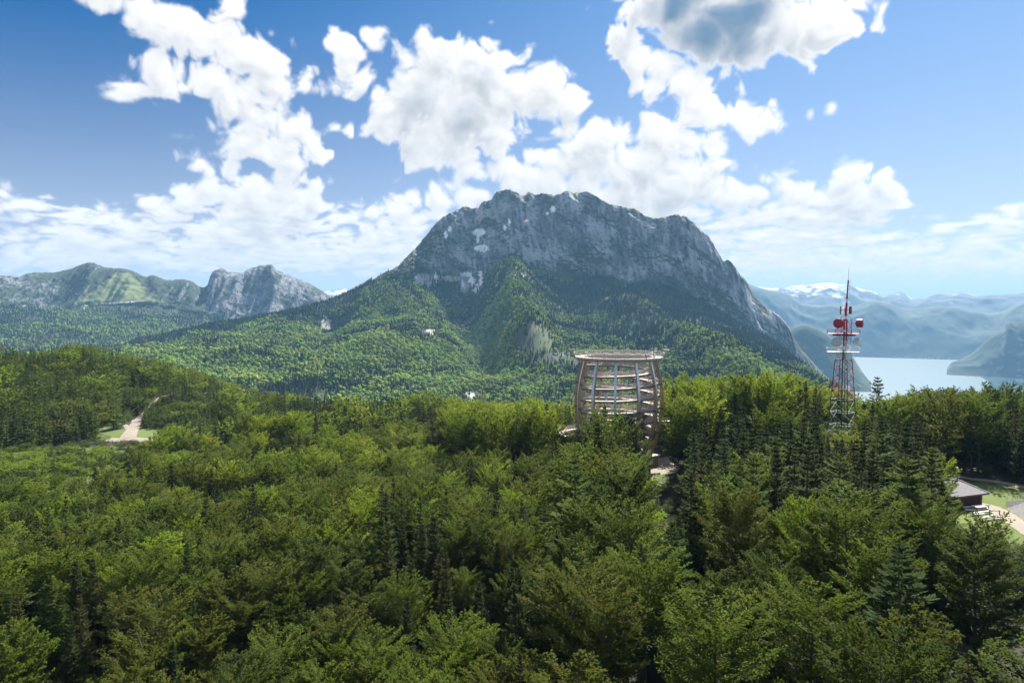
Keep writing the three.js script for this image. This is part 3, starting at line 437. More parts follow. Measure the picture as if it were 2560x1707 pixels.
const drive = [[2440, 1262, 1.8], [2475, 1268, 2.0], [2505, 1284, 2.2], [2535, 1302, 2.4], [2580, 1330, 2.6], [2640, 1370, 2.8]].map(([a, b, w]) => [onGround(a, b), w]);
const WAYS = { road, road2, track, yard, path, drive };
function wayDist(x, z, way) { let best = 1e9; for (let i = 0; i + 1 < way.length; i++) { const [a, wa] = way[i], [b, wb] = way[i + 1], dx = b.x - a.x, dz = b.z - a.z, t = clamp(((x - a.x) * dx + (z - a.z) * dz) / (dx * dx + dz * dz)); best = Math.min(best, Math.hypot(x - a.x - dx * t, z - a.z - dz * t) - lerp(wa, wb, t)); } return best; }
const pit = (px, py) => { const p = onGround(px, py); return [p.x, p.z]; };
const GRASSY = [];                                                            // open grass: centre, radii
for (const [px, py, a, b] of [[2540, 1250, 24, 16], [2500, 1310, 13, 9], [2560, 1330, 14, 9], [1600, 1190, 9, 7], [1625, 1215, 8, 6], [300, 1082, 9, 12], [370, 1085, 10, 10], [270, 1068, 7, 6]]) GRASSY.push([...pit(px, py), a, b]);
const grassy = (x, z) => { let m = -1; for (const g of GRASSY) m = Math.max(m, 1 - Math.hypot((x - g[0]) / g[2], (z - g[1]) / g[3])); return m; };
const young = (x, z) => { const [a] = [0], r = Math.hypot(x, z), px = pxOf(x, z); return r > 225 && r < 330 && px < 330 - (r - 225) * 0.5 && px > -350 ? 1 : 0; };   // the plantation below the road
function pxOf(x, z) { const az = Math.atan2(x, -z), b = Math.sin(az), c = Math.cos(az); return 1280 + FOCAL * (b / c) / COSP; }
{
  const rows = 300, cols = 420, pos = [], col = [], idx = [];
  for (let i = 0; i <= rows; i++) { const t = i / rows, r = 6 + 2594 * Math.pow(t, 3.2) + 330 * t; for (let j = 0; j <= cols; j++) {
    const az = lerp(-1.15, 1.15, j / cols), x = r * Math.sin(az), z = -r * Math.cos(az), y = groundY(x, z); pos.push(x, y, z);
    const n = fbm(x / 7, 1, z / 7, 3), n2 = fbm(x / 1.7, 6, z / 1.7, 2), g = grassy(x, z);
    let c = mix([0.016, 0.020, 0.009], [0.034, 0.030, 0.018], clamp(0.5 + n));
    if (g > -0.25) c = mix(c, mix([0.058, 0.098, 0.012], [0.115, 0.15, 0.026], clamp(0.5 + 0.7 * n + 0.5 * n2)), smooth(-0.2, 0.15, g + 0.3 * n2));
    if (young(x, z)) c = mix([0.045, 0.075, 0.014], [0.11, 0.125, 0.035], clamp(0.5 + n + 0.4 * n2));
    if (i > 200 && r > 700) c = FLOORC; col.push(...c);
    if (i && j) { const a = (i - 1) * (cols + 1) + j - 1, b = a + cols + 1; idx.push(a, b, a + 1, b, b + 1, a + 1); }
  } }
  const g = new THREE.BufferGeometry(); g.setAttribute('position', new THREE.Float32BufferAttribute(pos, 3)); g.setAttribute('color', new THREE.Float32BufferAttribute(col, 3)); g.setIndex(idx); g.computeVertexNormals();
  const n = g.attributes.normal; let up = 0; for (let i = 0; i < n.count; i += 97) up += n.getY(i); if (up < 0) { for (let i = 0; i < idx.length; i += 3) [idx[i], idx[i + 1]] = [idx[i + 1], idx[i]]; g.setIndex(idx); g.computeVertexNormals(); }
  struct(new THREE.Mesh(g, groundMat), 'hilltop_ground', 'forest floor and grass of the wooded hilltop');
}
// gravel surfaces lie a hand's breadth above the ground
const gravel = (() => {
  const w = 256, d = new Uint8Array(w * w * 4), R = rng(9); for (let i = 0; i < w * w; i++) { const v = 0.86 + 0.2 * (R() - 0.5) + 0.1 * noise3((i % w) / 20, 3, (i / w | 0) / 20); d.set([clamp(v * 160, 0, 255), clamp(v * 149, 0, 255), clamp(v * 133, 0, 255), 255], i * 4); }
  const t = new THREE.DataTexture(d, w, w); t.colorSpace = THREE.SRGBColorSpace; t.wrapS = t.wrapT = THREE.RepeatWrapping; t.magFilter = THREE.LinearFilter; t.needsUpdate = true; return new THREE.MeshStandardMaterial({ map: t, roughness: 1 });
})();
function layWay(way, name, label, lift = 0.08) {
  const pts = way.map((w) => w[0]), cv = new THREE.CatmullRomCurve3(pts), n = way.length * 14, across = 6, pos = [], uv = [], idx = [];
  for (let i = 0; i <= n; i++) {
    const t = i / n, p = cv.getPoint(t), d = cv.getTangent(t), k = t * (way.length - 1), a = Math.min(way.length - 2, Math.floor(k)), w = lerp(way[a][1], way[a + 1][1], k - a), l = Math.hypot(d.x, d.z);
    for (let j = 0; j <= across; j++) { const s = (j / across - 0.5) * 2 * (w + 0.35 * noise3(i * 0.4, j > across / 2 ? 5 : 9, 2)), x = p.x - d.z / l * s, z = p.z + d.x / l * s; pos.push(x, groundY(x, z) + lift + 0.1 * (1 - Math.abs(j / across - 0.5) * 2), z); uv.push(x / 4, z / 4); }
    if (i) for (let j = 0; j < across; j++) { const a0 = (i - 1) * (across + 1) + j, b0 = a0 + across + 1; idx.push(a0, a0 + 1, b0, b0, a0 + 1, b0 + 1); }
  }
  const g = new THREE.BufferGeometry(); g.setAttribute('position', new THREE.Float32BufferAttribute(pos, 3)); g.setAttribute('uv', new THREE.Float32BufferAttribute(uv, 2)); g.setIndex(idx); g.computeVertexNormals();
  return struct(new THREE.Mesh(g, gravel), name, label);
}
layWay(road, 'gravel_road', 'pale gravel road across the clearing on the hill'); layWay(road2, 'gravel_lane', 'pale gravel lane climbing between young spruces', 0.13); layWay(track, 'gravel_track', 'narrow gravel track joining the lane', 0.1);
layWay(yard, 'gravel_yard', 'gravel yard at the foot of the timber tower'); layWay(path, 'gravel_path', 'pale footpath crossing the meadow behind the hut'); layWay(drive, 'gravel_drive', 'gravel drive between the hut and the concrete wall');

// ---------------------------------------------------------------- the trees of the hilltop, each where it stands
const TONES = {
  beech: [['fresh green', 0.152, 0.222, 0.010], ['mid green', 0.092, 0.134, 0.008], ['yellowish', 0.182, 0.232, 0.012], ['olive', 0.088, 0.108, 0.009], ['deep green', 0.058, 0.088, 0.007]],
  spruce: [['dark green', 0.034, 0.051, 0.012], ['brownish green', 0.056, 0.062, 0.015], ['mid green', 0.052, 0.080, 0.012], ['bright green', 0.088, 0.128, 0.016]],
  fir: [['deep green', 0.035, 0.060, 0.014], ['mid green', 0.068, 0.100, 0.016]],
};
const MATS = {}; for (const k in TONES) MATS[k] = TONES[k].map(([, r, g, b]) => leafMat(r, g, b, k === 'beech' ? 0.5 : 0.28));
const TOPS = [curve([-400, 1200, 0, 1195, 280, 1150, 330, 1114, 400, 1110, 520, 1066, 700, 1086, 860, 1076, 1000, 1112, 1130, 1112, 1290, 1084, 1370, 1090, 1400, 1112, 1450, 1112, 1466, 1060, 1500, 1012, 1540, 1014, 1570, 1052, 1600, 1046, 1615, 1110, 1628, 1205, 1650, 1295, 1690, 1255, 1704, 1150, 1722, 1060, 1780, 1012, 1850, 1002, 1900, 1060, 1960, 1042, 2040, 1012, 2066, 1040, 2078, 1092, 2140, 1092, 2152, 1045, 2200, 1022, 2300, 1052, 2340, 1066, 2385, 1150, 2396, 1210, 2420, 1305, 2560, 1345]),
  curve([-400, 1120, 330, 1114, 400, 1046, 560, 1004, 700, 992, 860, 1004, 1000, 1012, 1130, 1022, 1250, 1032, 1330, 1002, 1400, 1012, 1420, 1066, 1440, 1090, 1640, 1090, 1660, 968, 1700, 946, 1800, 950, 1860, 945, 2000, 945, 2050, 950, 2066, 970, 2076, 1088, 2142, 1088, 2152, 1000, 2170, 1006, 2235, 1004, 2300, 986, 2340, 970, 2400, 985, 2450, 976, 2500, 966, 2560, 976, 2700, 962]),
  curve([-400, 866, 0, 864, 190, 858, 220, 853, 260, 870, 400, 897, 520, 937, 560, 952, 650, 977, 780, 987, 860, 990, 1000, 985, 1060, 976, 1130, 1000, 1250, 1006, 1420, 1012, 1600, 1012, 1660, 962, 1700, 948, 2070, 952, 2085, 966, 2140, 990, 2160, 1014, 2235, 1004, 2300, 988, 2560, 976, 2700, 962])];
const TREES = [];
{
  const R = rng(4242), cell = 3, grid = new Map(), key = (x, z) => Math.floor(x / cell) + ',' + Math.floor(z / cell);
  const far = (x, z, d) => { const n = Math.ceil(d / cell); for (let i = -n; i <= n; i++) for (let j = -n; j <= n; j++) { const l = grid.get((Math.floor(x / cell) + i) + ',' + (Math.floor(z / cell) + j)); if (l) for (const t of l) if ((t.x - x) ** 2 + (t.z - z) ** 2 < (Math.min(d, t.d) * 0.5 + Math.max(d, t.d) * 0.5) ** 2) return false; } return true; };
  const put = (t) => { const k = key(t.x, t.z); if (!grid.has(k)) grid.set(k, []); grid.get(k).push(t); TREES.push(t); };
  // a few whose place and height the picture fixes: kind, px, py of the top, range, width factor, tone, label
  for (const [kind, px, py, r, wide, tone, label] of [
    ['fir', 2195, 938, 232, 1.15, 0, 'lone dark fir standing out against the lake beside the lattice mast'], ['spruce', 1512, 1008, 207, 1.35, 2, 'tall spruce directly in front of the timber tower'], ['beech', 1572, 1046, 206, 1.1, 3, 'loose grey-green beech in front of the tower ribs'],
    ['spruce', 1478, 1040, 203, 1.1, 2, 'narrow spruce in front of the tower between two ribs'], ['beech', 1450, 1098, 200, 1.0, 1, 'round beech at the foot of the tower beside the walkway'], ['spruce', 1380, 1078, 190, 1.0, 1, 'slim dark spruce in front of the treetop walkway'], ['beech', 1545, 1130, 190, 1.15, 2, 'light green beech below the spruce that hides the tower foot'],
    ['fir', 2490, 968, 236, 1.2, 0, 'broad dark fir tallest of the trees behind the hut'], ['spruce', 1848, 1004, 182, 0.95, 0, 'slender dark spruce spire between the tower and the mast'], ['spruce', 2340, 1062, 150, 0.95, 2, 'tall spruce with wide skirts close to the hut'], ['beech', 2358, 1150, 158, 0.8, 2, 'sunlit yellow-green beech touching the roof of the hut'],
    ['fir', 2085, 1205, 112, 1.2, 1, 'fir with plate-like tiers in the middle of the mixed wood'], ['beech', 2325, 1275, 108, 0.8, 1, 'rounded sunlit beech downhill from the woodpile'], ['beech', 2005, 1255, 104, 0.7, 0, 'slim fresh green beech left of the tiered fir'], ['beech', 2030, 1480, 74, 1.1, 1, 'large beech crown at the lower edge under the mast'],
    ['beech', 2470, 1300, 118, 0.75, 3, 'thin open beech with a bare forked trunk below the woodpile'], ['beech', 1790, 1225, 118, 0.95, 1, 'broad beech beside the dark hollow below the yard'], ['beech', 1810, 1440, 80, 1.1, 4, 'dark beech crown low in the hollow under the mountain shoulder'], ['beech', 2290, 1545, 66, 0.9, 3, 'olive-brown beech crown at the lower edge under the hill by the lake'],
    ['spruce', 206, 862, 540, 1.3, 0, 'dark spruce highest on the wooded ridge to the west'], ['spruce', 1728, 1250, 132, 0.9, 1, 'brownish spruce at the edge of the dark hollow'], ['beech', 1500, 1300, 120, 1.15, 1, 'wide beech with a bright edge against the dark hollow'], ['beech', 1880, 1150, 140, 1.1, 1, 'fresh beech in front of the mast foot trees'],
  ]) {
    const p = at(px, py, r), g = groundY(p.x, p.z); put({ kind, x: p.x, z: p.z, y: g, h: p.y - g, wide, tone, label, d: 3.5, r, px, turn: R() * 6.28, v: (R() * 60) | 0 });
  }
  for (let i = 0; i < 130000; i++) {
    const az = lerp(bearing(-330), bearing(2830), R()), r = Math.sqrt(lerp(34 * 34, 640 * 640, R())), x = r * Math.sin(az), z = -r * Math.cos(az), px = pxOf(x, z);
    const hill = r > 332 && px < 640 + (r - 330) * 0.4, sap = young(x, z), saddle = r > 285 && !hill, n = noise3(x / 34, 4.4, z / 34), n2 = noise3(x / 15, 9.4, z / 15);
    let kind, h, d, wide = 0.9 + 0.35 * R(), tone;
    if (sap) { kind = R() < 0.7 ? 'sapling' : 'bush'; h = kind === 'bush' ? 2.4 + 2 * R() : 2.2 + 3.4 * R(); d = 1.9; if (grassy(x, z) > -0.2 && R() < 0.75) continue; }
    else if (hill) { kind = R() < 0.93 - 0.3 * smooth(0.2, 0.5, n) ? 'spruce' : 'beech'; h = (13 + 7 * R()) * (r < 385 && px > 110 ? 0.75 : 1); d = 4.3; if (r < 500 && px > 285 && px < 560) { h *= 0.4; d = 3.2; } wide *= 1.1; }
    else if (saddle) { kind = n + 0.3 * n2 > (px < 1130 ? -0.25 : 0.15) && px < 1660 ? 'spruce' : R() < 0.7 ? 'beech' : 'spruce'; h = 16 + 7 * R(); d = 5.2; if (r < 330 && px < 700) h *= 0.8; }
    else if (px < 1430 && r < (px < 330 ? 236 : 205)) { kind = n * 0.8 + 0.5 * n2 > 0.34 || R() < 0.13 ? 'spruce' : 'beech'; h = 8.5 + 5 * R(); d = 4.0; wide *= 0.86; if (kind === 'spruce') h *= 1.25; }
    else if (r >= 205 && px < 1130) { kind = n * 0.8 + 0.6 * n2 > 0.22 || R() < 0.12 ? 'spruce' : 'beech'; h = (kind === 'beech' ? 9 : 12) + 7 * R(); d = 4.8; }
    else if (r >= 205) { kind = (px > 1130 && px < 1440 ? R() < 0.2 : n2 > (px > 2280 ? -0.05 : 0.18) || R() < 0.15) ? 'spruce' : 'beech'; h = 18 + 10 * R(); d = 5.8; }
    else if (r > 112) { kind = n + n2 * 0.8 > (px > 1660 ? -0.6 : 0.1) || (px > 1660 && R() < 0.5) ? (R() < 0.84 ? 'spruce' : 'fir') : 'beech'; h = (kind === 'beech' ? 14 : 19) + 10 * R(); d = kind === 'beech' ? 7.6 : 5.2; if (kind !== 'beech') wide *= 1.15; }
    else { kind = n2 + 0.5 * n > (px > 1500 ? 0.1 : 0.25) ? (R() < 0.6 ? 'spruce' : 'fir') : 'beech'; h = 11 + 8 * R(); d = px > 1500 ? 9.5 : 6.0; if (px > 1500) { h *= 1.1; wide *= 0.97; } }
    const way = Math.min(wayDist(x, z, road), wayDist(x, z, road2), wayDist(x, z, yard), wayDist(x, z, path), wayDist(x, z, drive)); if (way < (sap ? 1.2 : px > 1500 ? 3.2 : r > 375 && px > 330 ? 0.5 : 2.6)) continue;
    if (!sap && grassy(x, z) > (px > 2300 ? 0.02 : 0.0)) continue;
    if (Math.hypot(x - TOWER.x, z - TOWER.z) < 17.5 || Math.hypot(x - MAST.x, z - MAST.z) < 6.2) continue;
    if (px > 1604 + (205 - r) * 0.15 && px < 1706 && r > 112 && r < 232) continue;                      // the grassy cut below the yard
    if (px > 2370 && r > 150 && r < 212) continue;
    if (px > 255 && px < 400 && r > 326 && r < 372) continue;                                              // hut, woodpile and meadow
    const y = groundY(x, z), top = r < (px < 330 ? 236 : 205) ? TOPS[0] : r < (px < 560 ? 348 : 290) ? TOPS[1] : TOPS[2], ext = (kind === 'beech' ? 3.2 : 1.8) * FOCAL / r * (sap ? 0.3 : 1), lim = Math.max(top(px), top(px - ext) - 6, top(px + ext) - 6), most = at(px, lim + 26 * Math.pow(R(), 1.6) , r).y - y;
    if (h > most) { if (most < h * (sap ? 0.4 : 0.5)) { if (most > 3 && R() < 0.5 && !sap && px < 1600) { h = most; d = 3.4; wide *= 1.25; } else continue; } else { h = most; } }
    else if (r > 205 && r < 290 && px > 1660 && px < 2600 && R() < 0.45) h = Math.min(most, h * 1.35);
    if (r < 64 && h > 15) h = 15;
    if (!far(x, z, d)) continue;
    tone = kind === 'beech' || kind === 'bush' ? (px > 2280 && r > 205 ? [1, 4, 3][(R() * 3) | 0] : hill ? [1, 3, 0, 1][(R() * 4) | 0] : r > 205 ? (px < 1130 ? [1, 3, 0, 1, 2][(R() * 5) | 0] : n2 > 0.1 ? 0 : R() < 0.5 ? 2 : 1) : px > 1620 && r < 120 ? [1, 4, 3, 4, 4, 1, 3, 1][(R() * 8) | 0] : [1, 1, 3, 4, 3, 1, 4, 0][(R() * 8) | 0]) : kind === 'fir' ? (R() * 2) | 0 : px < 700 && r > 300 ? [3, 3, 2, 3, 2, 0][(R() * 6) | 0] : [0, 0, 1, 2][(R() * 4) | 0];  // near beeches take darker tones, standing in for brightness falloff in the foreground
    if (r < 112 && kind === 'beech' && tone === 0) tone = 1;
    put({ kind, x, z, y, h, wide, tone, d, r, px, turn: R() * 6.28, v: (R() * 60) | 0 });
  }
}
{
  // words for where a tree stands: what is seen above it, and how high on the slope
  const COLS = [[130, 'the western cliffs'], [330, 'the alpine meadow'], [560, 'the rocky notch'], [720, 'the twin rock peaks'], [900, 'the wooded spur'], [1080, 'the mountain\'s left flank'], [1230, 'the snow gullies'], [1420, 'the mountain\'s summit'], [1660, 'the timber tower'], [1850, 'the mountain\'s right shoulder'], [2000, 'the cliffs above the lake'], [2160, 'the lattice mast'], [2370, 'the open lake'], [9999, 'the lakeside hill']];
  const colName = (px) => COLS.find((c) => px < c[0])[1], rowName = (r) => (r < 68 ? 'nearest the camera' : r < 85 ? 'in the second row' : r < 108 ? 'low on the near slope' : r < 140 ? 'on the middle slope' : r < 205 ? 'on the upper slope' : r < 290 ? 'on the hilltop' : r < 400 ? 'in the rear saddle' : 'on the wooded ridge');
  const score = (t) => t.h / t.r, take = { beech: 300, spruce: 300, fir: 120, sapling: 160, bush: 60 }, single = new Set();
  for (const k in take) TREES.filter((t) => t.kind === k && t.px > -40 && t.px < 2600).sort((a, b) => (b.label ? 9 : score(b)) - (a.label ? 9 : score(a))).slice(0, take[k]).forEach((t) => single.add(t));
  const protos = new Map(), names = {}, stock = new Map();
  const NAMES = { beech: ['beech_tree', 'beech'], spruce: ['spruce_tree', 'spruce'], fir: ['fir_tree', 'fir'], sapling: ['young_spruce', 'spruce'], bush: ['young_beech', 'beech'] };
  for (const t of TREES) {
    const lod = t.kind === 'sapling' || t.kind === 'bush' ? 'far' : t.r < 118 ? 'near' : t.r < 300 ? 'mid' : 'far', base = t.kind === 'sapling' ? 'spruce' : t.kind === 'bush' ? 'beech' : t.kind;
    const list = lod === 'near' ? NEAR[base] : lod === 'mid' ? MID[base] : FAR[base] ?? FAR.spruce, k = t.v % list.length, shape = list[k], s = t.h / shape.H;
    if (t.kind === 'sapling' || t.kind === 'bush') t.tone = base === 'beech' ? 0 : 2;
    const sx = Math.pow(t.h / shape.H, 0.55) * t.wide * (base === 'beech' ? 0.92 : 1) * (t.kind === 'sapling' ? 0.75 : t.kind === 'bush' ? 0.85 : 1);
    if (single.has(t)) {
      const pk = base + lod + k + '_' + t.tone; let o;
      if (!protos.has(pk)) {
        o = new THREE.Group(); const c = new THREE.Mesh(shape.crown, MATS[base][t.tone % MATS[base].length]), w = new THREE.Mesh(shape.trunk, base === 'beech' ? beechBark : barkMat); c.name = 'crown'; w.name = 'trunk'; c.castShadow = w.castShadow = c.receiveShadow = w.receiveShadow = true; o.add(w, c); protos.set(pk, o);
      } else o = protos.get(pk).clone();
      const [nm, cat] = NAMES[t.kind]; names[nm] = (names[nm] ?? -1) + 1; o.name = names[nm] ? nm + '_' + String(names[nm]).padStart(3, '0') : nm;
      o.position.set(t.x, t.y - 0.2, t.z); o.rotation.y = t.turn; o.scale.set(sx, s, sx);
      const tone = TONES[base][t.tone % TONES[base].length][0], label = t.label ?? `${tone} ${t.kind === 'sapling' ? 'young spruce' : t.kind === 'bush' ? 'young beech' : cat} ${rowName(t.r)} under ${colName(t.px)}`;
      o.userData = { label, category: cat + ' tree' }; if (!t.label) o.userData.group = label.replace(/ (beech|spruce|fir) /, (m, a) => ` ${a === 'beech' ? 'beeches' : a === 'fir' ? 'firs' : 'spruces'} `);
      scene.add(o);
    } else { const key = base + lod + k; if (!stock.has(key)) stock.set(key, { base, shape, list: [] }); stock.get(key).list.push([t, s, sx]); }
  }
  // saplings and bramble under the trees, wherever the floor shows
  { const U = rng(31), spots = []; for (let i = 0; i < 9000; i++) { const az = lerp(bearing(-200), bearing(2760), U()), r = Math.sqrt(lerp(40 * 40, 460 * 460, U())), x = r * Math.sin(az), z = -r * Math.cos(az); if (Math.min(...Object.values(WAYS).map((w) => wayDist(x, z, w))) < 0.9 || grassy(x, z) > -0.05 || Math.hypot(x - TOWER.x, z - TOWER.z) < 12 || (pxOf(x, z) > 2385 && r > 150 && r < 205)) continue; spots.push([x, z, U()]); }
    const im = new THREE.InstancedMesh(FAR.beech[1].crown, MATS.beech[4], spots.length), m = new THREE.Matrix4(), q = new THREE.Quaternion(); spots.forEach(([x, z, u], i) => { const s = 0.09 + 0.1 * u; m.compose(V3(x, groundY(x, z) - 0.3, z), q.setFromAxisAngle(V3(0, 1, 0), u * 40), V3(s * 1.7, s, s * 1.7)); im.setMatrixAt(i, m); }); im.name = 'undergrowth'; im.userData = { kind: 'stuff', label: 'low green undergrowth between the trunks' }; im.castShadow = im.receiveShadow = true; scene.add(im); }
  // the rest of the wood, one mass for each kind of crown
  const M = new THREE.Matrix4(), Q = new THREE.Quaternion(), C = new THREE.Color(), white = { beech: leafMat(1, 1, 1, 0.5), spruce: leafMat(1, 1, 1, 0.28), fir: leafMat(1, 1, 1, 0.28) }; let n = 0;
  for (const { base, shape, list } of stock.values()) {
    const im = new THREE.InstancedMesh(shape.crown, white[base], list.length), it = new THREE.InstancedMesh(shape.trunk, base === 'beech' ? beechBark : barkMat, list.length);
    list.forEach(([t, s, sx], i) => { M.compose(V3(t.x, t.y - 0.2, t.z), Q.setFromAxisAngle(V3(0, 1, 0), t.turn), V3(sx, s, sx)); im.setMatrixAt(i, M); it.setMatrixAt(i, M); const tone = TONES[base][t.tone % TONES[base].length]; im.setColorAt(i, C.setRGB(tone[1], tone[2], tone[3])); });
    const g = new THREE.Group(); g.name = 'forest' + (n ? '_' + String(n).padStart(3, '0') : ''); n++; im.name = 'crown'; it.name = 'trunk'; im.castShadow = it.castShadow = im.receiveShadow = it.receiveShadow = true; g.add(im, it);
    g.userData = { kind: 'stuff', label: `dense ${base === 'beech' ? 'beech' : 'conifer'} wood covering the hilltop behind the nearer trees` }; scene.add(g);
  }
  console.log('trees', TREES.length, Object.entries(TREES.reduce((a, t) => ((a[t.kind] = (a[t.kind] ?? 0) + 1), a), {})).join(' '));
}

// ---------------------------------------------------------------- woods on the mountains: trees a few pixels high
{
  const R = rng(777), shapes = [tinySpruce(1), tinySpruce(2), tinySpruce(3), tinyBeech(4), tinyBeech(5), tinyBeech(6)], lists = shapes.map(() => []);
  const sow = (range, n, px0, px1, r0, r1, may) => {
    for (let i = 0; i < n; i++) {
      const px = lerp(px0, px1, R()), r = Math.sqrt(lerp(r0 * r0, r1 * r1, R())), z = range.zone(px, r), q = may(px, r, z, R); if (!q) continue;
      const p = range.point(px, r), conifer = R() < q[0], s = q[1] * (0.5 + 0.9 * R() * R() + 0.15 * R()) * (conifer ? 1.05 : 1.1), k = (conifer ? 0 : 3) + ((R() * 3) | 0), pn = 1 + 0.5 * noise3(p.x / 130, 8, p.z / 130), v = (0.75 + 1.0 * R()) * pn, w = clamp(0.5 + noise3(p.x / 90, 3, p.z / 90) + 0.5 * (R() - 0.5));
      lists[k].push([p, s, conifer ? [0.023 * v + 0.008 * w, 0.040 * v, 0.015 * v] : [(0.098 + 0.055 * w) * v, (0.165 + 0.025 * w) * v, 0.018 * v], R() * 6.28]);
    }
  };
  const bare = [[1335, 850, 55, 34], [1395, 895, 46, 20], [1062, 700, 30, 14], [1165, 706, 16, 26], [815, 812, 13, 18], [1200, 696, 14, 26], [1270, 790, 16, 20], [1178, 990, 18, 12], [1075, 830, 22, 7]];
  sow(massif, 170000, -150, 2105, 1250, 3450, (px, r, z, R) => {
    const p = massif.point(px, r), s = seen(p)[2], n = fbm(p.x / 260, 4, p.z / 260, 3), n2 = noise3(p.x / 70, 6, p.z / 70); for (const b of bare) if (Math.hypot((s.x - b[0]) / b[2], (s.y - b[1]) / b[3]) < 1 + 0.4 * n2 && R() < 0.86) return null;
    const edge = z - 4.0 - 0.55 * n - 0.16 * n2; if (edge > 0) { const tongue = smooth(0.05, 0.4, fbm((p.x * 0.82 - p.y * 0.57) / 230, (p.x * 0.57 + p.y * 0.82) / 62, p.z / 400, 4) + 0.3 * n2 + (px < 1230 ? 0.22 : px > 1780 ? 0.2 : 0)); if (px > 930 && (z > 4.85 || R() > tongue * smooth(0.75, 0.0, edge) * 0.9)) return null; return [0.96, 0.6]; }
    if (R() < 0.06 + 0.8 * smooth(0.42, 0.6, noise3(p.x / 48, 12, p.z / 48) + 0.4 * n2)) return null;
    return [clamp(0.30 + n * 2.0 + n2 * 0.7 + 0.35 * smooth(2.6, 3.8, z) + 0.3 * smooth(1350, 1700, px) + 0.5 * smooth(1370, 1470, px) * smooth(2.5, 3.0, z) - 0.12 * smooth(1150, 1000, px) * smooth(3.3, 3.0, z)), 0.78];  // more dark conifers on the right slope stand in for the mountain's shade
  });
  sow(west, 26000, -250, 900, 3300, 5100, (px, r, z, R) => { const p = west.point(px, r), n = fbm(p.x / 400, 2, p.z / 400, 3), s = seen(p)[2]; if (z > 2.05 && R() < 0.5) return null; if (z > 2.8) return null; if (Math.abs(s.x - 302) < 20 + (s.y - 684) * 1.3 && Math.abs(s.y - 720) < 38 && R() < 0.93) return null; return z > 2.5 && R() < 0.6 ? null : [clamp(0.62 + n * 1.6 + (z > 1.9 ? 0.4 : 0)), z > 1.9 ? 0.7 : 1.0]; });
  const M = new THREE.Matrix4(), Q = new THREE.Quaternion(), C = new THREE.Color(), cm = new THREE.MeshStandardMaterial({ color: 0xffffff, roughness: 1 }), g = new THREE.Group();
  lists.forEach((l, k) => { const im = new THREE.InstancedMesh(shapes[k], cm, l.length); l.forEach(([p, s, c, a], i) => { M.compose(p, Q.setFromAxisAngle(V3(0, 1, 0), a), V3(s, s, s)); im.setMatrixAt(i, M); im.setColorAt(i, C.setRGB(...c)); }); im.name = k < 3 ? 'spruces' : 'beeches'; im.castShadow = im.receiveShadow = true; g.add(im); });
  g.name = 'mountain_forest'; g.userData = { kind: 'stuff', label: 'mixed forest covering the slopes of the mountains and the valley' }; scene.add(g);
  console.log('far trees', lists.map((l) => l.length).join(' '));
}

// ---------------------------------------------------------------- things people built
const mat = (r, g, b, rough = 0.85, o = {}) => new THREE.MeshStandardMaterial({ color: new THREE.Color().setRGB(r, g, b), roughness: rough, ...o });
function grainMat(r, g, b, seed, su, sv, amount = 0.3, rough = 0.85) {        // weathered boards or concrete: streaks and blotches of the matter itself
  const w = 128, d = new Uint8Array(w * w * 4), enc = (x) => clamp(Math.pow(clamp(x), 1 / 2.2) * 255, 0, 255);
  for (let y = 0; y < w; y++) for (let x = 0; x < w; x++) { const v = 1 + amount * (noise3(x / w * su, y / w * sv, seed) + 0.5 * noise3(x / w * su * 3, y / w * sv * 3, seed + 5)); d.set([enc(r * v), enc(g * v), enc(b * v), 255], (y * w + x) * 4); }
  const t = new THREE.DataTexture(d, w, w); t.colorSpace = THREE.SRGBColorSpace; t.wrapS = t.wrapT = THREE.MirroredRepeatWrapping; t.magFilter = THREE.LinearFilter; t.needsUpdate = true; return new THREE.MeshStandardMaterial({ map: t, roughness: rough });
}
const LARCH = grainMat(0.43, 0.285, 0.18, 3, 5, 40), GREYWOOD = grainMat(0.50, 0.44, 0.385, 8, 6, 30, 0.3), DARKWOOD = grainMat(0.21, 0.165, 0.14, 12, 6, 30), ZINC = mat(0.55, 0.60, 0.64, 0.38, { metalness: 0.75 }), STEEL = mat(0.42, 0.42, 0.42, 0.45, { metalness: 0.8 }), CONCRETE = grainMat(0.34, 0.335, 0.32, 21, 7, 7, 0.22, 0.95);
function thing(name, label, category, p = V3(0, 0, 0), group) { const o = new THREE.Group(); o.name = name; o.position.copy(p); o.userData = { label, category }; if (group) o.userData.group = group; scene.add(o); return o; }
function part(parent, name, geos, m, label) { const list = [].concat(geos).map((g) => { const h = g.index ? g.toNonIndexed() : g; if (!h.attributes.uv) h.setAttribute('uv', new THREE.BufferAttribute(new Float32Array(h.attributes.position.count * 2), 2)); return h; }); const o = new THREE.Mesh(list.length > 1 ? mergeGeometries(list) : list[0], m); o.name = name; if (label) o.userData.label = label; o.castShadow = o.receiveShadow = true; parent.add(o); return o; }
function beam(a, b, w, h = w, roll = 0) {                                     // a chamfered stick from a to b, h measured upright
  const d = b.clone().sub(a), l = d.length(), g = w < 0.3 && h < 0.3 ? new THREE.BoxGeometry(w, h, l) : new RoundedBoxGeometry(w, h, l, 1, Math.min(w, h) * 0.08), m = new THREE.Matrix4(); const up = Math.abs(d.y) > 0.99 * l ? V3(1, 0, 0) : V3(0, 1, 0);
  m.lookAt(b, a, up); if (roll) g.rotateZ(roll); g.applyMatrix4(m); g.translate((a.x + b.x) / 2, (a.y + b.y) / 2, (a.z + b.z) / 2); return g;
}
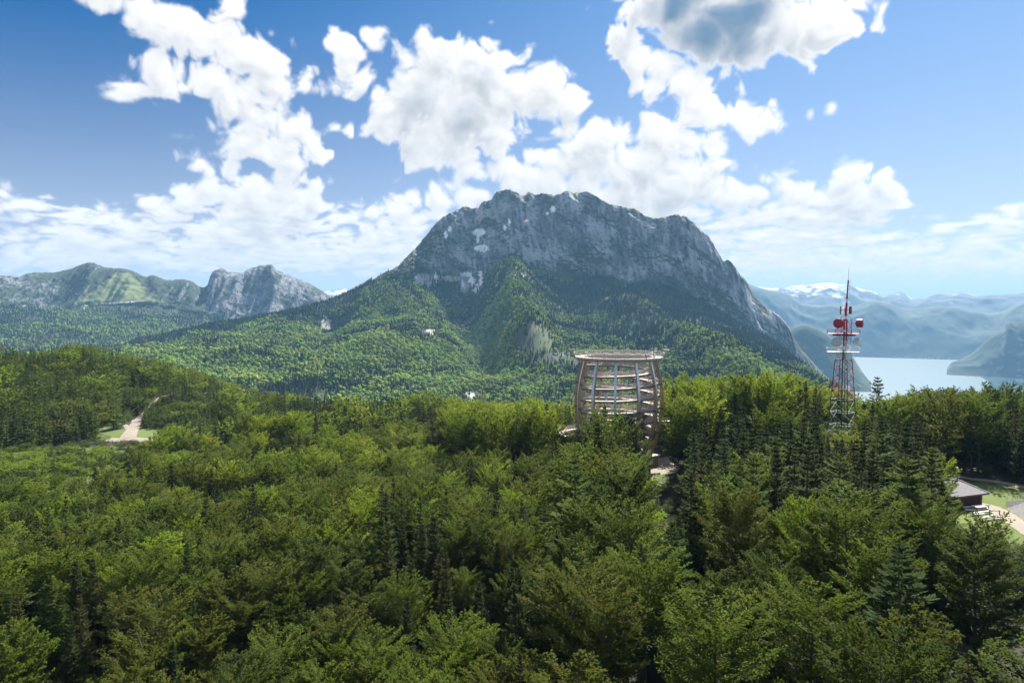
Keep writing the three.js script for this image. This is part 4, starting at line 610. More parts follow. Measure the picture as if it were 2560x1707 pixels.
function rod(a, b, r, n = 6) { const d = b.clone().sub(a), g = new THREE.CylinderGeometry(r, r, d.length(), n); g.applyQuaternion(new THREE.Quaternion().setFromUnitVectors(V3(0, 1, 0), d.normalize())); g.translate((a.x + b.x) / 2, (a.y + b.y) / 2, (a.z + b.z) / 2); return g; }
const ring = (r, a, y) => V3(r * Math.sin(a), y, r * Math.cos(a));            // angle 0 faces the camera, growing to the right
function strip(outer, inner, thick) {                                         // a slab between two rows of points
  const pos = [], idx = [], n = outer.length; for (let i = 0; i < n; i++) for (const p of [outer[i], inner[i]]) pos.push(p.x, p.y, p.z, p.x, p.y - thick, p.z);
  for (let i = 1; i < n; i++) { const a = (i - 1) * 4, b = i * 4; for (const [p, q] of [[0, 2], [2, 3], [3, 1], [1, 0]]) idx.push(a + p, a + q, b + p, b + p, a + q, b + q); }
  const e = (n - 1) * 4; idx.push(0, 1, 2, 2, 1, 3, e, e + 2, e + 1, e + 2, e + 3, e + 1);
  const g = new THREE.BufferGeometry(); g.setAttribute('position', new THREE.Float32BufferAttribute(pos, 3)); g.setIndex(idx); const f = g.toNonIndexed(); f.computeVertexNormals(); const u = new Float32Array(f.attributes.position.count * 2); for (let i = 0; i < u.length / 2; i++) { u[i * 2] = f.attributes.position.getX(i) / 3; u[i * 2 + 1] = f.attributes.position.getZ(i) / 3; } f.setAttribute('uv', new THREE.BufferAttribute(u, 2)); return f;
}
// --- the barrel-shaped timber tower
const towerBase = V3(TOWER.x, 1.0, TOWER.z), faceCam = Math.atan2(-TOWER.x, -TOWER.z);   // its own angle 0 turned to the camera
{
  const t = thing('observation_tower', 'tall barrel-shaped timber lookout tower with curved ribs, spiral ramp and ring platform', 'tower', towerBase); t.rotation.y = faceCam;
  const Rad = curve([-2, 9.2, 0, 9.7, 4.7, 11.1, 8.7, 12.4, 15, 14.0, 20, 14.65, 24, 14.65, 30, 13.9, 34, 12.9, 37, 12.2]), step = Math.PI / 6, first = -0.07;
  const ribAt = (a) => {
    const W = 0.52, D = 1.05, n = 18, build = (r0, r1, w) => { const pos = [], idx = []; for (let i = 0; i <= n; i++) { const h = -1.6 + 38.4 * i / n, R = Rad(h); for (const [rr, s] of [[R - r1, -1], [R - r1, 1], [R - r0, 1], [R - r0, -1]]) { const p = ring(rr, a, h); pos.push(p.x + Math.cos(a) * s * w / 2, p.y, p.z - Math.sin(a) * s * w / 2); } if (i) for (let k = 0; k < 4; k++) { const p = (i - 1) * 4 + k, q = (i - 1) * 4 + (k + 1) % 4; idx.push(p, q, p + 4, p + 4, q, q + 4); } } idx.push(0, 2, 1, 0, 3, 2); const e = n * 4; idx.push(e, e + 1, e + 2, e, e + 2, e + 3); const g = new THREE.BufferGeometry(); g.setAttribute('position', new THREE.Float32BufferAttribute(pos, 3)); g.setIndex(idx); const f = g.toNonIndexed(); f.computeVertexNormals(); const u = new Float32Array(f.attributes.position.count * 2); for (let i = 0; i < u.length / 2; i++) { u[i * 2] = (i % 3) * 0.2 + a; u[i * 2 + 1] = f.attributes.position.getY(i) / 9; } f.setAttribute('uv', new THREE.BufferAttribute(u, 2)); return f; };
    const rib = part(t, 'rib', build(0, D, W), LARCH); part(rib, 'metal_cap', build(-0.05, -0.005, W + 0.22), ZINC);
    const bands = []; for (const h of [4, 12, 20, 28]) bands.push(new THREE.BoxGeometry(W + 0.05, 0.5, D + 0.02).rotateY(a).translate(ring(Rad(h) - D / 2 - 0.02, a, h).x, h, ring(Rad(h) - D / 2 - 0.02, a, h).z)); part(rib, 'joint_plate', bands, mat(0.12, 0.1, 0.09, 0.6, { metalness: 0.5 }));
    part(rib, 'footing', new RoundedBoxGeometry(1.3, 2.2, 2.0, 1, 0.05).rotateY(a).translate(ring(9.4, a, -1.1).x, -1.1, ring(9.4, a, -1.1).z), CONCRETE);
  };
  for (let k = 0; k < 12; k++) ribAt(first + k * step);
  // spiral ramp: one turn is twelve straight bays
  const pitch = 3.86, top = 34.6;
  for (let turn = 0; turn < 9; turn++) {
    const decks = [], stringers = [], rails = [], arms = [];
    for (let k = 0; k < 12; k++) {
      const s0 = turn * 12 + k, pt = (s) => { const h = 0.4 + s / 12 * pitch, a = first + step / 2 * 0 + s * step, R = Rad(h) - 1.25; return { h, a, o: ring(R, a, h), i: ring(R - 2.5, a, h) }; };
      if (pt(s0).h > top) break; const p = pt(s0), q = pt(s0 + 1), up = (v, y) => v.clone().add(V3(0, y, 0));
      decks.push(strip([p.o, q.o], [p.i, q.i], 0.09));
      stringers.push(beam(up(p.o, -0.32), up(q.o, -0.32), 0.2, 0.56), beam(up(p.i, -0.32), up(q.i, -0.32), 0.2, 0.56));
      for (const e of ['o', 'i']) { rails.push(beam(up(p[e], 1.2), up(q[e], 1.2), 0.14, 0.1)); for (const y of [0.35, 0.65, 0.92]) rails.push(beam(up(p[e], y), up(q[e], y), 0.04, 0.07)); for (const f of [0, 0.5]) { const b = p[e].clone().lerp(q[e], f); rails.push(beam(b, up(b, 1.2), 0.08)); } }
      arms.push(beam(ring(Rad(p.h) - 1.0, p.a, p.h - 0.5), ring(Rad(p.h) - 3.8, p.a, p.h - 0.5), 0.16, 0.34), beam(ring(Rad(p.h) - 1.1, p.a, p.h - 1.7), ring(Rad(p.h) - 2.6, p.a, p.h - 0.6), 0.12, 0.16));
    }
    const d = part(t, 'ramp_turn', decks, GREYWOOD); part(d, 'stringer', stringers, DARKWOOD); part(d, 'railing', rails, GREYWOOD); part(d, 'bracket', arms, STEEL);
  }
  // platform ring
  const deckY = 36.9, N = 24, loop = (r, y) => Array.from({ length: N + 1 }, (_, k) => ring(r, first + k / N * 2 * Math.PI, y));
  const deck = part(t, 'platform_deck', strip(loop(14.5, deckY), loop(11.2, deckY), 0.12), GREYWOOD);
  part(deck, 'edge_board', [strip(loop(14.62, deckY + 0.1), loop(14.5, deckY + 0.1), 0.55), strip(loop(11.2, deckY + 0.1), loop(11.08, deckY + 0.1), 0.5)], GREYWOOD);
  part(t, 'ring_beam', [strip(loop(13.9, deckY - 0.13), loop(13.5, deckY - 0.13), 0.75), strip(loop(12.0, deckY - 0.13), loop(11.6, deckY - 0.13), 0.7)], LARCH);
  const rail = [], spokes = [];
  for (const [r, lean] of [[14.45, 0.45], [11.25, -0.2]]) for (let k = 0; k < N; k++) { const a = first + k / N * 2 * Math.PI, b = first + (k + 1) / N * 2 * Math.PI; rail.push(beam(ring(r, a, deckY), ring(r + lean, a, deckY + 1.45), 0.1)); for (const [y, w] of [[1.45, 0.2], [1.1, 0.05], [0.75, 0.05], [0.4, 0.05]]) rail.push(beam(ring(r + lean * y / 1.45, a, deckY + y), ring(r + lean * y / 1.45, b, deckY + y), w, w > 0.1 ? 0.1 : 0.06)); }
  for (let k = 0; k < 12; k++) spokes.push(beam(ring(14.4, first + k * step, deckY - 0.5), ring(9.8, first + k * step, deckY - 0.5), 0.24, 0.5));
  part(t, 'platform_railing', rail, GREYWOOD); part(t, 'cross_beam', spokes, LARCH);
  for (const [a, h] of [[-1.15, 3.4], [-0.62, 3.2], [-0.3, 3.2], [0.12, 4.6], [0.85, 3.2], [2.6, 3.0], [-2.4, 3.1], [1.35, 3.2]]) part(t, 'lightning_rod', rod(ring(14.6, a, deckY), ring(14.6, a, deckY + h), 0.05), STEEL);
  for (const [a, s] of [[-1.42, 1], [1.3, 1], [1.62, 1]]) { const c = ring(15.7, a, deckY + 2.5); part(t, 'viewing_board', [new THREE.BoxGeometry(1.9, 0.1, 0.7).translate(c.x, c.y, c.z), beam(ring(14.6, a, deckY + 0.3), c, 0.09)], GREYWOOD); }
  const bench = []; for (let k = 0; k < 6; k++) { const a = 2.3 + k * 0.3, p = ring(12.9, a, deckY + 0.42); bench.push(new RoundedBoxGeometry(2.0, 0.12, 0.6, 1, 0.02).rotateY(a).translate(p.x, p.y, p.z), new THREE.BoxGeometry(1.6, 0.4, 0.3).rotateY(a).translate(p.x, p.y - 0.24, p.z)); } part(t, 'bench', bench, GREYWOOD);
  // a slide coming down through the middle
  class Helix extends THREE.Curve { getPoint(u, v = V3()) { const a = -2.0 + u * 9; return v.set(4.2 * Math.sin(a), 24 - 22 * u, 4.2 * Math.cos(a)); } }
  part(t, 'slide_tube', new THREE.TubeGeometry(new Helix(), 120, 0.42, 8), mat(0.62, 0.64, 0.66, 0.35, { metalness: 0.6 }));
}
{ // the walkway that leaves the tower among the crowns
  const w = thing('treetop_walkway', 'timber treetop walkway curving out of the tower on its shaded side', 'walkway', towerBase); w.rotation.y = faceCam;
  const path = new THREE.CatmullRomCurve3([V3(-11.5, 12.4, -2), V3(-15, 12.2, -1), V3(-18.2, 11.8, 1.2), V3(-18.4, 11.2, 4.2), V3(-15.2, 10.8, 6.6), V3(-12, 10.6, 8.6), V3(-9, 10.5, 12)]), out = [], inn = [], rails = [], posts = [], n = 22;
  const q = (i, s, y) => { const p = path.getPoint(i / n), d = path.getTangent(i / n), l = Math.hypot(d.x, d.z); return V3(p.x - d.z / l * s, p.y + y, p.z + d.x / l * s); };
  for (let i = 0; i <= n; i++) { out.push(q(i, 1.1, 0)); inn.push(q(i, -1.1, 0)); if (i < n) for (const s of [-1.1, 1.1]) { rails.push(beam(q(i, s, 0), q(i, s, 1.2), 0.1)); for (const y of [0.4, 0.8, 1.2]) rails.push(beam(q(i, s, y), q(i + 1, s, y), 0.09, 0.09)); } if (i % 5 === 2) for (const s of [-0.8, 0.8]) posts.push(rod(q(i, s, -0.2), q(i, s, -13), 0.2, 8)); }
  part(w, 'deck', strip(inn, out, 0.2), GREYWOOD); part(w, 'railing', rails, GREYWOOD); part(w, 'pole', posts, LARCH);
  const s2 = new THREE.CatmullRomCurve3([V3(12, 15.4, -4), V3(14.5, 15.3, -3.5), V3(17, 15.2, -4.5)]); const o2 = [], i2 = [], r2 = []; for (let i = 0; i <= 6; i++) { const p = s2.getPoint(i / 6); o2.push(p.clone().add(V3(0, 0, 0.9))); i2.push(p.clone().add(V3(0, 0, -0.9))); if (i) r2.push(beam(o2[i - 1].clone().add(V3(0, 1.1, 0)), o2[i].clone().add(V3(0, 1.1, 0)), 0.1)); r2.push(beam(o2[i], o2[i].clone().add(V3(0, 1.1, 0)), 0.08)); }
  part(w, 'deck', strip(o2, i2, 0.2), GREYWOOD); part(w, 'railing', r2, GREYWOOD);
}
{ // ticket kiosk by the foot of the tower
  const c = onGround(1626, 1164), k = thing('boarded_kiosk', 'small boarded kiosk with a pale flat roof beside the tower foot', 'kiosk', c); k.rotation.y = 0.62;
  const w = 3.1, d = 4.4, h = 3.9, boards = [];
  for (const [ax, len, off] of [['x', w, d / 2], ['x', w, -d / 2], ['z', d, w / 2], ['z', d, -w / 2]]) { const n = Math.round(len / 0.28); for (let i = 0; i < n; i++) { if (ax === 'z' && off > 0 && i > 3 && i < n - 3) continue; const s = (i + 0.5) / n * len - len / 2, b = new THREE.BoxGeometry(ax === 'x' ? len / n - 0.03 : 0.05, h, ax === 'x' ? 0.05 : len / n - 0.03); b.translate(ax === 'x' ? s : off, h / 2 - 0.3, ax === 'x' ? off : s); boards.push(b); } }
  const GB = grainMat(0.30, 0.25, 0.19, 31, 9, 30); part(k, 'wall', new THREE.BoxGeometry(w - 0.12, h, d - 0.12).translate(0, h / 2 - 0.35, 0), mat(0.06, 0.05, 0.045)); part(k, 'wall_boards', boards, GB).userData.kind = 'stuff';
  part(k, 'roof', new RoundedBoxGeometry(w + 0.5, 0.22, d + 0.5, 1, 0.04).translate(0, h - 0.2, 0), mat(0.78, 0.76, 0.73)); const posts = []; for (const [x, z] of [[1, 1], [1, -1], [-1, 1], [-1, -1]]) posts.push(new THREE.BoxGeometry(0.2, h, 0.2).translate(x * w / 2 + 0.04 * x, h / 2 - 0.3, z * d / 2 + 0.04 * z)); part(k, 'corner_post', posts, mat(0.6, 0.57, 0.52));
  part(k, 'counter', new THREE.BoxGeometry(0.5, 0.08, 2.0).translate(w / 2 + 0.1, 1.0, 0), GREYWOOD);
  const b = onGround(1625, 1182), bin = thing('litter_bin', 'small dark litter bin on the gravel in front of the kiosk', 'litter bin', b);
  part(bin, 'body', new THREE.CylinderGeometry(0.3, 0.26, 0.85, 12).translate(0, 0.55, 0), mat(0.05, 0.05, 0.055, 0.6)); part(bin, 'lid', new THREE.CylinderGeometry(0.34, 0.34, 0.1, 12).translate(0, 1.05, 0), mat(0.07, 0.07, 0.07, 0.6)); part(bin, 'post', new THREE.CylinderGeometry(0.05, 0.05, 0.4, 6).translate(0, 0.1, 0), STEEL);
}
// --- the red and white lattice mast
{
  const D = 258, hp = (py) => at(2113, py, D).y - MAST.y, m = thing('lattice_mast', 'red, white and green lattice transmitter mast with dish aerials above the trees', 'mast', MAST); m.rotation.y = Math.atan2(-MAST.x, -MAST.z);
  const RED = mat(0.30, 0.018, 0.032, 0.5), WHITE = mat(0.74, 0.75, 0.75, 0.5), GREEN = mat(0.035, 0.065, 0.045, 0.6), PALE = mat(0.42, 0.50, 0.42, 0.5);
  const legR = curve([0, 5.6, hp(1085), 5.1, hp(965), 3.6, hp(900), 2.8]), upR = 2.35, a0 = 0.38, leg = (k, y) => ring(y > hp(899) ? upR : legR(y), a0 + k * Math.PI / 2, y);
  const levels = [0, hp(1095), hp(1062), hp(1030), hp(1000), hp(972), hp(946), hp(922), hp(900)], mk = (i) => (levels[i] >= hp(1001) ? RED : GREEN);
  for (let i = 0; i + 1 < levels.length; i++) {
    const y0 = levels[i], y1 = levels[i + 1], L = [], X = [], H = []; if (y1 - y0 < 0.3) continue;
    for (let k = 0; k < 4; k++) { L.push(beam(leg(k, y0), leg(k, y1), 0.24)); X.push(beam(leg(k, y0), leg(k + 1, y1), 0.09), beam(leg(k + 1, y0), leg(k, y1), 0.09)); H.push(beam(leg(k, y1), leg(k + 1, y1), 0.14)); }
    part(m, 'leg_section', L, mk(i)); part(m, 'bracing', [...X, ...H], i < 4 ? PALE : mk(i));
  }
  part(m, 'cross_frame', [0, 1, 2, 3].map((k) => beam(leg(k, hp(1000)), leg(k + 1, hp(1000)), 0.3, 0.5)), GREEN);
  const upper = [hp(899), hp(885), hp(868), hp(852), hp(836), hp(818), hp(800)];
  for (let i = 0; i + 1 < upper.length; i++) { const y0 = upper[i], y1 = upper[i + 1], L = [], X = [], c = i < 3 ? WHITE : RED; for (let k = 0; k < 4; k++) { L.push(beam(leg(k, y0), leg(k, y1), 0.17)); X.push(beam(leg(k, y0), leg(k + 1, y1), 0.09), beam(leg(k + 1, y0), leg(k, y1), 0.09), beam(leg(k, y1), leg(k + 1, y1), 0.09)); } part(m, 'leg_section', L, c); part(m, 'bracing', X, c); }
  part(m, 'ladder_shaft', [beam(V3(-0.3, 0, 0), V3(-0.3, hp(866), 0), 0.35), beam(V3(0.5, 0, 0.2), V3(0.5, hp(866), 0.2), 0.2)], GREEN); part(m, 'pole', [rod(V3(0, hp(900), 0), V3(0, hp(798), 0), 0.3, 10), rod(V3(0.75, hp(866), 0), V3(0.75, hp(798), 0), 0.25, 8)], RED);
  part(m, 'upper_pole', [rod(V3(0.45, hp(800), 0), V3(0.7, hp(742), 0), 0.34, 10), rod(V3(0.7, hp(742), 0), V3(1.0, hp(700), 0), 0.24, 10)], RED); part(m, 'pole_band', [rod(V3(0.45, hp(797), 0), V3(0.47, hp(790), 0), 0.36, 10), rod(V3(0.63, hp(757), 0), V3(0.68, hp(747), 0), 0.35, 10)], WHITE);
  part(m, 'whip_aerial', rod(V3(1.0, hp(701), 0), V3(1.1, hp(672), 0), 0.07, 6), mat(0.6, 0.45, 0.45)); const dip = []; for (const y of [705, 712, 722, 735, 744]) dip.push(rod(V3(0.9, hp(y), 0.1), V3(1.55, hp(y), 0.1), 0.05), rod(V3(1.55, hp(y) - 0.7, 0.1), V3(1.55, hp(y) + 0.7, 0.1), 0.05)); part(m, 'dipole', dip, STEEL);
  for (const [x, w, y0, y1, z] of [[-1.15, 0.42, 765, 785, 0.5], [1.75, 0.95, 765, 785, 0.6], [0.2, 0.4, 766, 786, -1.4]]) { const p = part(m, 'panel_aerial', new RoundedBoxGeometry(w, hp(y0) - hp(y1), 0.35, 1, 0.06).translate(x, (hp(y0) + hp(y1)) / 2, z), RED); part(p, 'mount', [rod(V3(x, hp(y0 + 4), z), V3(0.55, hp(y0 + 4), 0), 0.06), rod(V3(x, hp(y1 - 4), z), V3(0.55, hp(y1 - 4), 0), 0.06)], STEEL); }
  part(m, 'stay', [[-1], [1]].map(([s]) => beam(V3(0.5, hp(783), 0), V3(s * 2.2 + 0.3, hp(800), 0.4), 0.1)), RED);
  const platform = (y, half, c, name) => { const y0 = hp(y), p = part(m, name, [new RoundedBoxGeometry(half * 2, 0.14, half * 1.5, 1, 0.03).translate(-0.2, y0, 0), ...(c === RED ? [-1, 1].map((s) => beam(V3(-half * 0.7, y0 - 0.4, s * 1.4), V3(half * 0.7, y0 - 0.4, s * 1.4), 0.2, 0.6)) : [])], c === RED ? RED : mat(0.32, 0.33, 0.33, 0.6)), r = []; const cs = [[-half, half * 0.75], [half, half * 0.75], [half, -half * 0.75], [-half, -half * 0.75]].map(([x, z]) => V3(x - 0.2, y0, z)); for (let k = 0; k < 4; k++) { const a = cs[k], b = cs[(k + 1) % 4]; for (const h of [0.7, 1.4]) r.push(beam(a.clone().add(V3(0, h, 0)), b.clone().add(V3(0, h, 0)), 0.09)); for (let i = 0; i < 4; i++) { const q = a.clone().lerp(b, i / 4); r.push(beam(q, q.clone().add(V3(0, 1.4, 0)), 0.09)); } } part(p, 'railing', r, c); return p; };
  platform(834, 5.0, RED, 'red_platform'); platform(880, 5.0, WHITE, 'white_platform');
  const dish = (x, y, z, r, depth, dx, dz, c, rim) => { const dir = V3(dx, 0, dz).normalize(), g = new THREE.CylinderGeometry(r, r, depth, 28).rotateX(Math.PI / 2), dome = new THREE.SphereGeometry(r, 24, 6, 0, 6.2832, 0, Math.PI / 2).scale(1, 0.18, 1).rotateX(Math.PI / 2).translate(0, 0, depth / 2), back = new THREE.ConeGeometry(r * 0.98, r * 0.5, 24).rotateX(-Math.PI / 2).translate(0, 0, -depth / 2 - r * 0.25), a = Math.atan2(dir.x, dir.z); for (const q of [g, dome, back]) q.rotateY(a).translate(x, hp(y), z); const o = part(m, 'dish_aerial', g, c); part(o, 'radome', dome, rim ?? c); part(o, 'dish_back', back, c); part(o, 'bracket', beam(V3(x, hp(y), z).addScaledVector(dir, -depth / 2), V3(Math.sign(x) * 1.6, hp(y), z * 0.3), 0.2), c === RED ? RED : STEEL); };
  dish(-1.7, 808, 2.2, 1.62, 1.1, -0.35, 1, RED); dish(4.7, 808, 0.6, 1.4, 1.6, 1, 0.25, RED); dish(-2.2, 855, 2.2, 1.6, 1.0, -0.3, 1, mat(0.50, 0.53, 0.50, 0.6)); dish(4.2, 855, 0.6, 1.45, 1.5, 1, 0.35, WHITE); dish(0.1, 827, 2.4, 0.42, 0.3, 0.2, 1, WHITE); dish(-0.2, 869, 2.4, 0.6, 0.35, -0.2, 1, WHITE);
  part(m, 'side_aerial', [rod(V3(4.6, hp(1075), 0), V3(4.6, hp(962), 0), 0.07), rod(V3(4.6, hp(962), 0), V3(6.4, hp(962), 0), 0.05), rod(V3(6.4, hp(964), 0), V3(6.4, hp(955), 0), 0.05)], STEEL);
}
// --- hut, timber store, wall, lamp
{
  const E = at(2475, 1232, 184), c = V3(E.x, groundY(E.x, E.z), E.z), u = V3(0.94, 0, -0.34).normalize(), v = V3(-0.34, 0, -0.94).normalize();
  const hut = thing('wooden_hut', 'dark red-brown wooden hut with a broad grey hipped roof beside the gravel drive', 'hut', c), P = (a, b, y) => u.clone().multiplyScalar(-a).addScaledVector(v, b).add(V3(0, y, 0));   // a: along the eave from its right end, b: away
  const eave = E.y - c.y, rise = 3.0, L = 21, W = 12, o = 1.15;
  const poly = (pts, thick) => { const pos = [], n = pts.length, a = pts[1].clone().sub(pts[0]).cross(pts[2].clone().sub(pts[0])).normalize(); if (a.y < 0) a.negate(); const low = pts.map((p) => p.clone().addScaledVector(a, -thick)); const T = (p, q, r) => pos.push(...p.toArray(), ...q.toArray(), ...r.toArray()); for (let i = 1; i + 1 < n; i++) { T(pts[0], pts[i], pts[i + 1]); T(low[0], low[i + 1], low[i]); } for (let i = 0; i < n; i++) { const j = (i + 1) % n; T(pts[i], low[i], pts[j]); T(pts[j], low[i], low[j]); } const g = new THREE.BufferGeometry(); g.setAttribute('position', new THREE.Float32BufferAttribute(pos, 3)); g.computeVertexNormals(); const uv = new Float32Array(pos.length / 3 * 2); for (let i = 0; i < uv.length / 2; i++) { uv[i * 2] = (pos[i * 3] * u.x + pos[i * 3 + 2] * u.z) / 5; uv[i * 2 + 1] = (pos[i * 3] * v.x + pos[i * 3 + 2] * v.z) / 5; } g.setAttribute('uv', new THREE.BufferAttribute(uv, 2)); return g; };
  const A = P(0, 0, eave), B = P(L, 0, eave), C = P(L, W, eave), D = P(0, W, eave), R1 = P(W * 0.42, W / 2, eave + rise), R2 = P(L - W * 0.42, W / 2, eave + rise), ROOF = grainMat(0.20, 0.185, 0.18, 41, 14, 14, 0.35, 0.8);
  const roof = part(hut, 'roof', [poly([A, B, R2, R1], 0.16), poly([D, A, R1], 0.16), poly([C, D, R1, R2], 0.16), poly([B, C, R2], 0.16)], ROOF); part(roof, 'ridge_cap', [beam(R1.clone().add(V3(0, 0.06, 0)), R2.clone().add(V3(0, 0.06, 0)), 0.34, 0.16), beam(A.clone().add(V3(0, 0.05, 0)), R1.clone().add(V3(0, 0.08, 0)), 0.24, 0.1)], mat(0.36, 0.35, 0.35, 0.6)); part(roof, 'fascia', [beam(A.clone().add(V3(0, -0.2, 0)), B.clone().add(V3(0, -0.2, 0)), 0.06, 0.3)], mat(0.1, 0.055, 0.045)); part(roof, 'roof_hatch', poly([R1.clone().lerp(A, 0.06).addScaledVector(u, -1.5), R1.clone().lerp(A, 0.06).addScaledVector(u, -3.6), R1.clone().lerp(A, 0.24).addScaledVector(u, -3.6), R1.clone().lerp(A, 0.24).addScaledVector(u, -1.5)].map((p) => p.add(V3(0, 0.12, 0))), 0.1), mat(0.30, 0.29, 0.30, 0.6));
  const wallM = grainMat(0.105, 0.036, 0.028, 51, 30, 3), boards = [], yb = -0.6, yt = eave - 0.1; for (let i = 0; i < 62; i++) { const a = o + 0.15 + i * 0.3; if (a > L - o) break; boards.push(beam(P(a, o - 0.03, yb), P(a, o - 0.03, yt), 0.24, 0.05)); }
  const wall = part(hut, 'wall', [[P(o, o, 0), P(L - o, o, 0)], [P(o, W - o, 0), P(L - o, W - o, 0)], [P(o, o, 0), P(o, W - o, 0)], [P(L - o, o, 0), P(L - o, W - o, 0)]].map(([a, b]) => { const m = (yb + yt) / 2; return beam(a.clone().setY(m), b.clone().setY(m), 0.12, yt - yb + 0.6); }), wallM); const wb = part(wall, 'wall_boards', boards, wallM); wb.userData.kind = 'stuff';
  part(wall, 'corner_post', [beam(P(o - 0.12, o - 0.12, yb), P(o - 0.12, o - 0.12, yt), 0.24)], mat(0.16, 0.16, 0.12)); const win = part(wall, 'window', [beam(P(7.5, o - 0.08, 1.9), P(9.3, o - 0.08, 1.9), 0.1, 1.1)], mat(0.3, 0.25, 0.2)); part(win, 'pane', beam(P(7.62, o - 0.15, 1.9), P(9.18, o - 0.15, 1.9), 0.03, 0.9), mat(0.03, 0.035, 0.04, 0.1));
  // bench rail along the front
  const r = thing('wooden_bench', 'long brown bench board in front of the hut wall', 'bench', c); part(r, 'seat', [beam(P(0.9, -0.6, 0.9), P(5.6, -0.9, 0.7), 0.4, 0.16)], mat(0.26, 0.14, 0.12)); part(r, 'leg', [1.2, 3.2, 5.2].map((a) => beam(P(a, -0.75, -0.4), P(a, -0.75, 0.75), 0.12)), DARKWOOD);
  // the boards and logs lying on the grass
  const stickM = [GREYWOOD, mat(0.62, 0.57, 0.52), mat(0.36, 0.30, 0.26), mat(0.50, 0.58, 0.50)], G = (px, py, y = 0) => { const p = onGround(px, py); p.y += y; return p; };
  const words = ['pale board at the near corner of the timber store', 'short pale board lying behind the near logs', 'long sawn log at the front edge of the timber store', 'second long log beside the front edge of the timber store', 'thin slanting log at the corner toward the thin beech', 'log lying across the middle of the timber store', 'short pale log end behind the middle log', 'greenish white board across the timber store', 'second greenish board beside the first one', 'slanting plank leaning beside the white-topped crate', 'plank stack beside the crate, its upper board', 'plank stack beside the crate, its lower board', 'grey log between the crate and the drive', 'log end pointing to the gravel drive', 'stubby log close to the thin beech'];
  [[2455, 1300, 2510, 1302, 0.35, 2, 0.3], [2459, 1297, 2474, 1296, 0.3, 1, 0.3], [2454, 1306, 2482, 1303, 0.42, 0, 0.3], [2483, 1303, 2510, 1301, 0.42, 0, 0.3], [2449, 1306, 2460, 1310, 0.3, 0, 0.3], [2449, 1302, 2478, 1299, 0.4, 0, 0.35], [2479, 1294, 2488, 1293, 0.4, 1, 0.3], [2429, 1290, 2478, 1285, 0.5, 3, 0.5], [2436, 1294, 2462, 1291, 0.4, 3, 0.5], [2465, 1278, 2483, 1284, 0.35, 0, 0.6], [2409, 1278, 2438, 1275, 0.5, 1, 0.7], [2414, 1281, 2440, 1279, 0.5, 1, 0.4], [2441, 1279, 2465, 1275, 0.45, 2, 0.5], [2495, 1296, 2507, 1298, 0.4, 0, 0.3], [2434, 1299, 2442, 1302, 0.35, 2, 0.3]].forEach(([a, b, x, y, w, k, h], i) => { const p = G(a, b, h), q = G(x, y, h), o = part(scene, 'timber_log' + (i ? '_' + String(i).padStart(3, '0') : ''), k === 0 || k === 2 ? rod(p, q, w * 0.42, 10) : beam(p, q, w, w * 0.5), stickM[k]); o.userData = { label: words[i], category: 'timber', group: 'boards and logs on the grass below the hut' }; });
  const bx = G(2449, 1278), crate = thing('timber_crate', 'large crate with a white top among the boards below the hut', 'crate', bx); crate.rotation.y = 0.25; part(crate, 'side', [new RoundedBoxGeometry(2.6, 1.0, 1.3, 1, 0.03).translate(0, 0.5, 0), ...[-1.1, 0, 1.1].map((x) => new THREE.BoxGeometry(0.12, 1.02, 1.36).translate(x, 0.5, 0))], mat(0.40, 0.30, 0.27)); part(crate, 'lid', new RoundedBoxGeometry(2.8, 0.14, 1.5, 1, 0.03).translate(0, 1.08, 0), mat(0.80, 0.78, 0.78));
  const f0 = G(2475, 1289), f1 = G(2500, 1290), f2 = G(2484, 1281), rl = thing('timber_rail', 'low wooden rail with posts behind the logs', 'fence', f0); part(rl, 'rail', [beam(V3(0, 0.95, 0), f1.clone().sub(f0).add(V3(0, 0.95, 0)), 0.14)], DARKWOOD); part(rl, 'post', [V3(0, 0, 0), f1.clone().sub(f0)].map((p) => beam(p.clone().add(V3(0, -0.2, 0)), p.clone().add(V3(0, 1.1, 0)), 0.16)), DARKWOOD);
  // wedge-shaped concrete wall with a wire fence
  const a = at(2515, 1263, 187), b = at(2560, 1297, 173), n = b.clone().sub(a).setY(0).normalize(), far = V3(b.x + n.x * 7, 0, b.z + n.z * 7), side = V3(-n.z, 0, n.x).negate(), g0 = a.clone().setY(groundY(a.x, a.z) - 0.4), g1 = far.clone().setY(groundY(far.x, far.z) - 0.8), top0 = a.clone().setY(a.y + 0.6), lean = V3(b.x, 0, b.z).normalize(), bT = at(2560, 1250, 180), top0b = top0.clone().addScaledVector(lean, 1.2), top1 = bT.clone().lerp(top0b, -0.5); top0.copy(top0b);
  const wl = thing('concrete_wall', 'sloping bare concrete wall rising beside the gravel drive', 'wall', V3(0, 0, 0)), T = side.clone().multiplyScalar(0.5);
  const face = (q) => { const pos = []; const v8 = [q[0], q[1], q[2], q[3], ...q.map((p) => p.clone().add(T))]; const F = (i, j, k, l) => { for (const m of [i, j, k, i, k, l]) pos.push(...v8[m].toArray()); }; F(0, 1, 2, 3); F(5, 4, 7, 6); F(3, 2, 6, 7); F(1, 0, 4, 5); F(0, 3, 7, 4); F(2, 1, 5, 6); const g = new THREE.BufferGeometry(); g.setAttribute('position', new THREE.Float32BufferAttribute(pos, 3)); g.computeVertexNormals(); const uv = new Float32Array(pos.length / 3 * 2); for (let i = 0; i < uv.length / 2; i++) { uv[i * 2] = (pos[i * 3] * n.x + pos[i * 3 + 2] * n.z) / 6; uv[i * 2 + 1] = pos[i * 3 + 1] / 6; } g.setAttribute('uv', new THREE.BufferAttribute(uv, 2)); return g; };
  part(wl, 'slab', face([g0, g1, top1, top0]), CONCRETE);
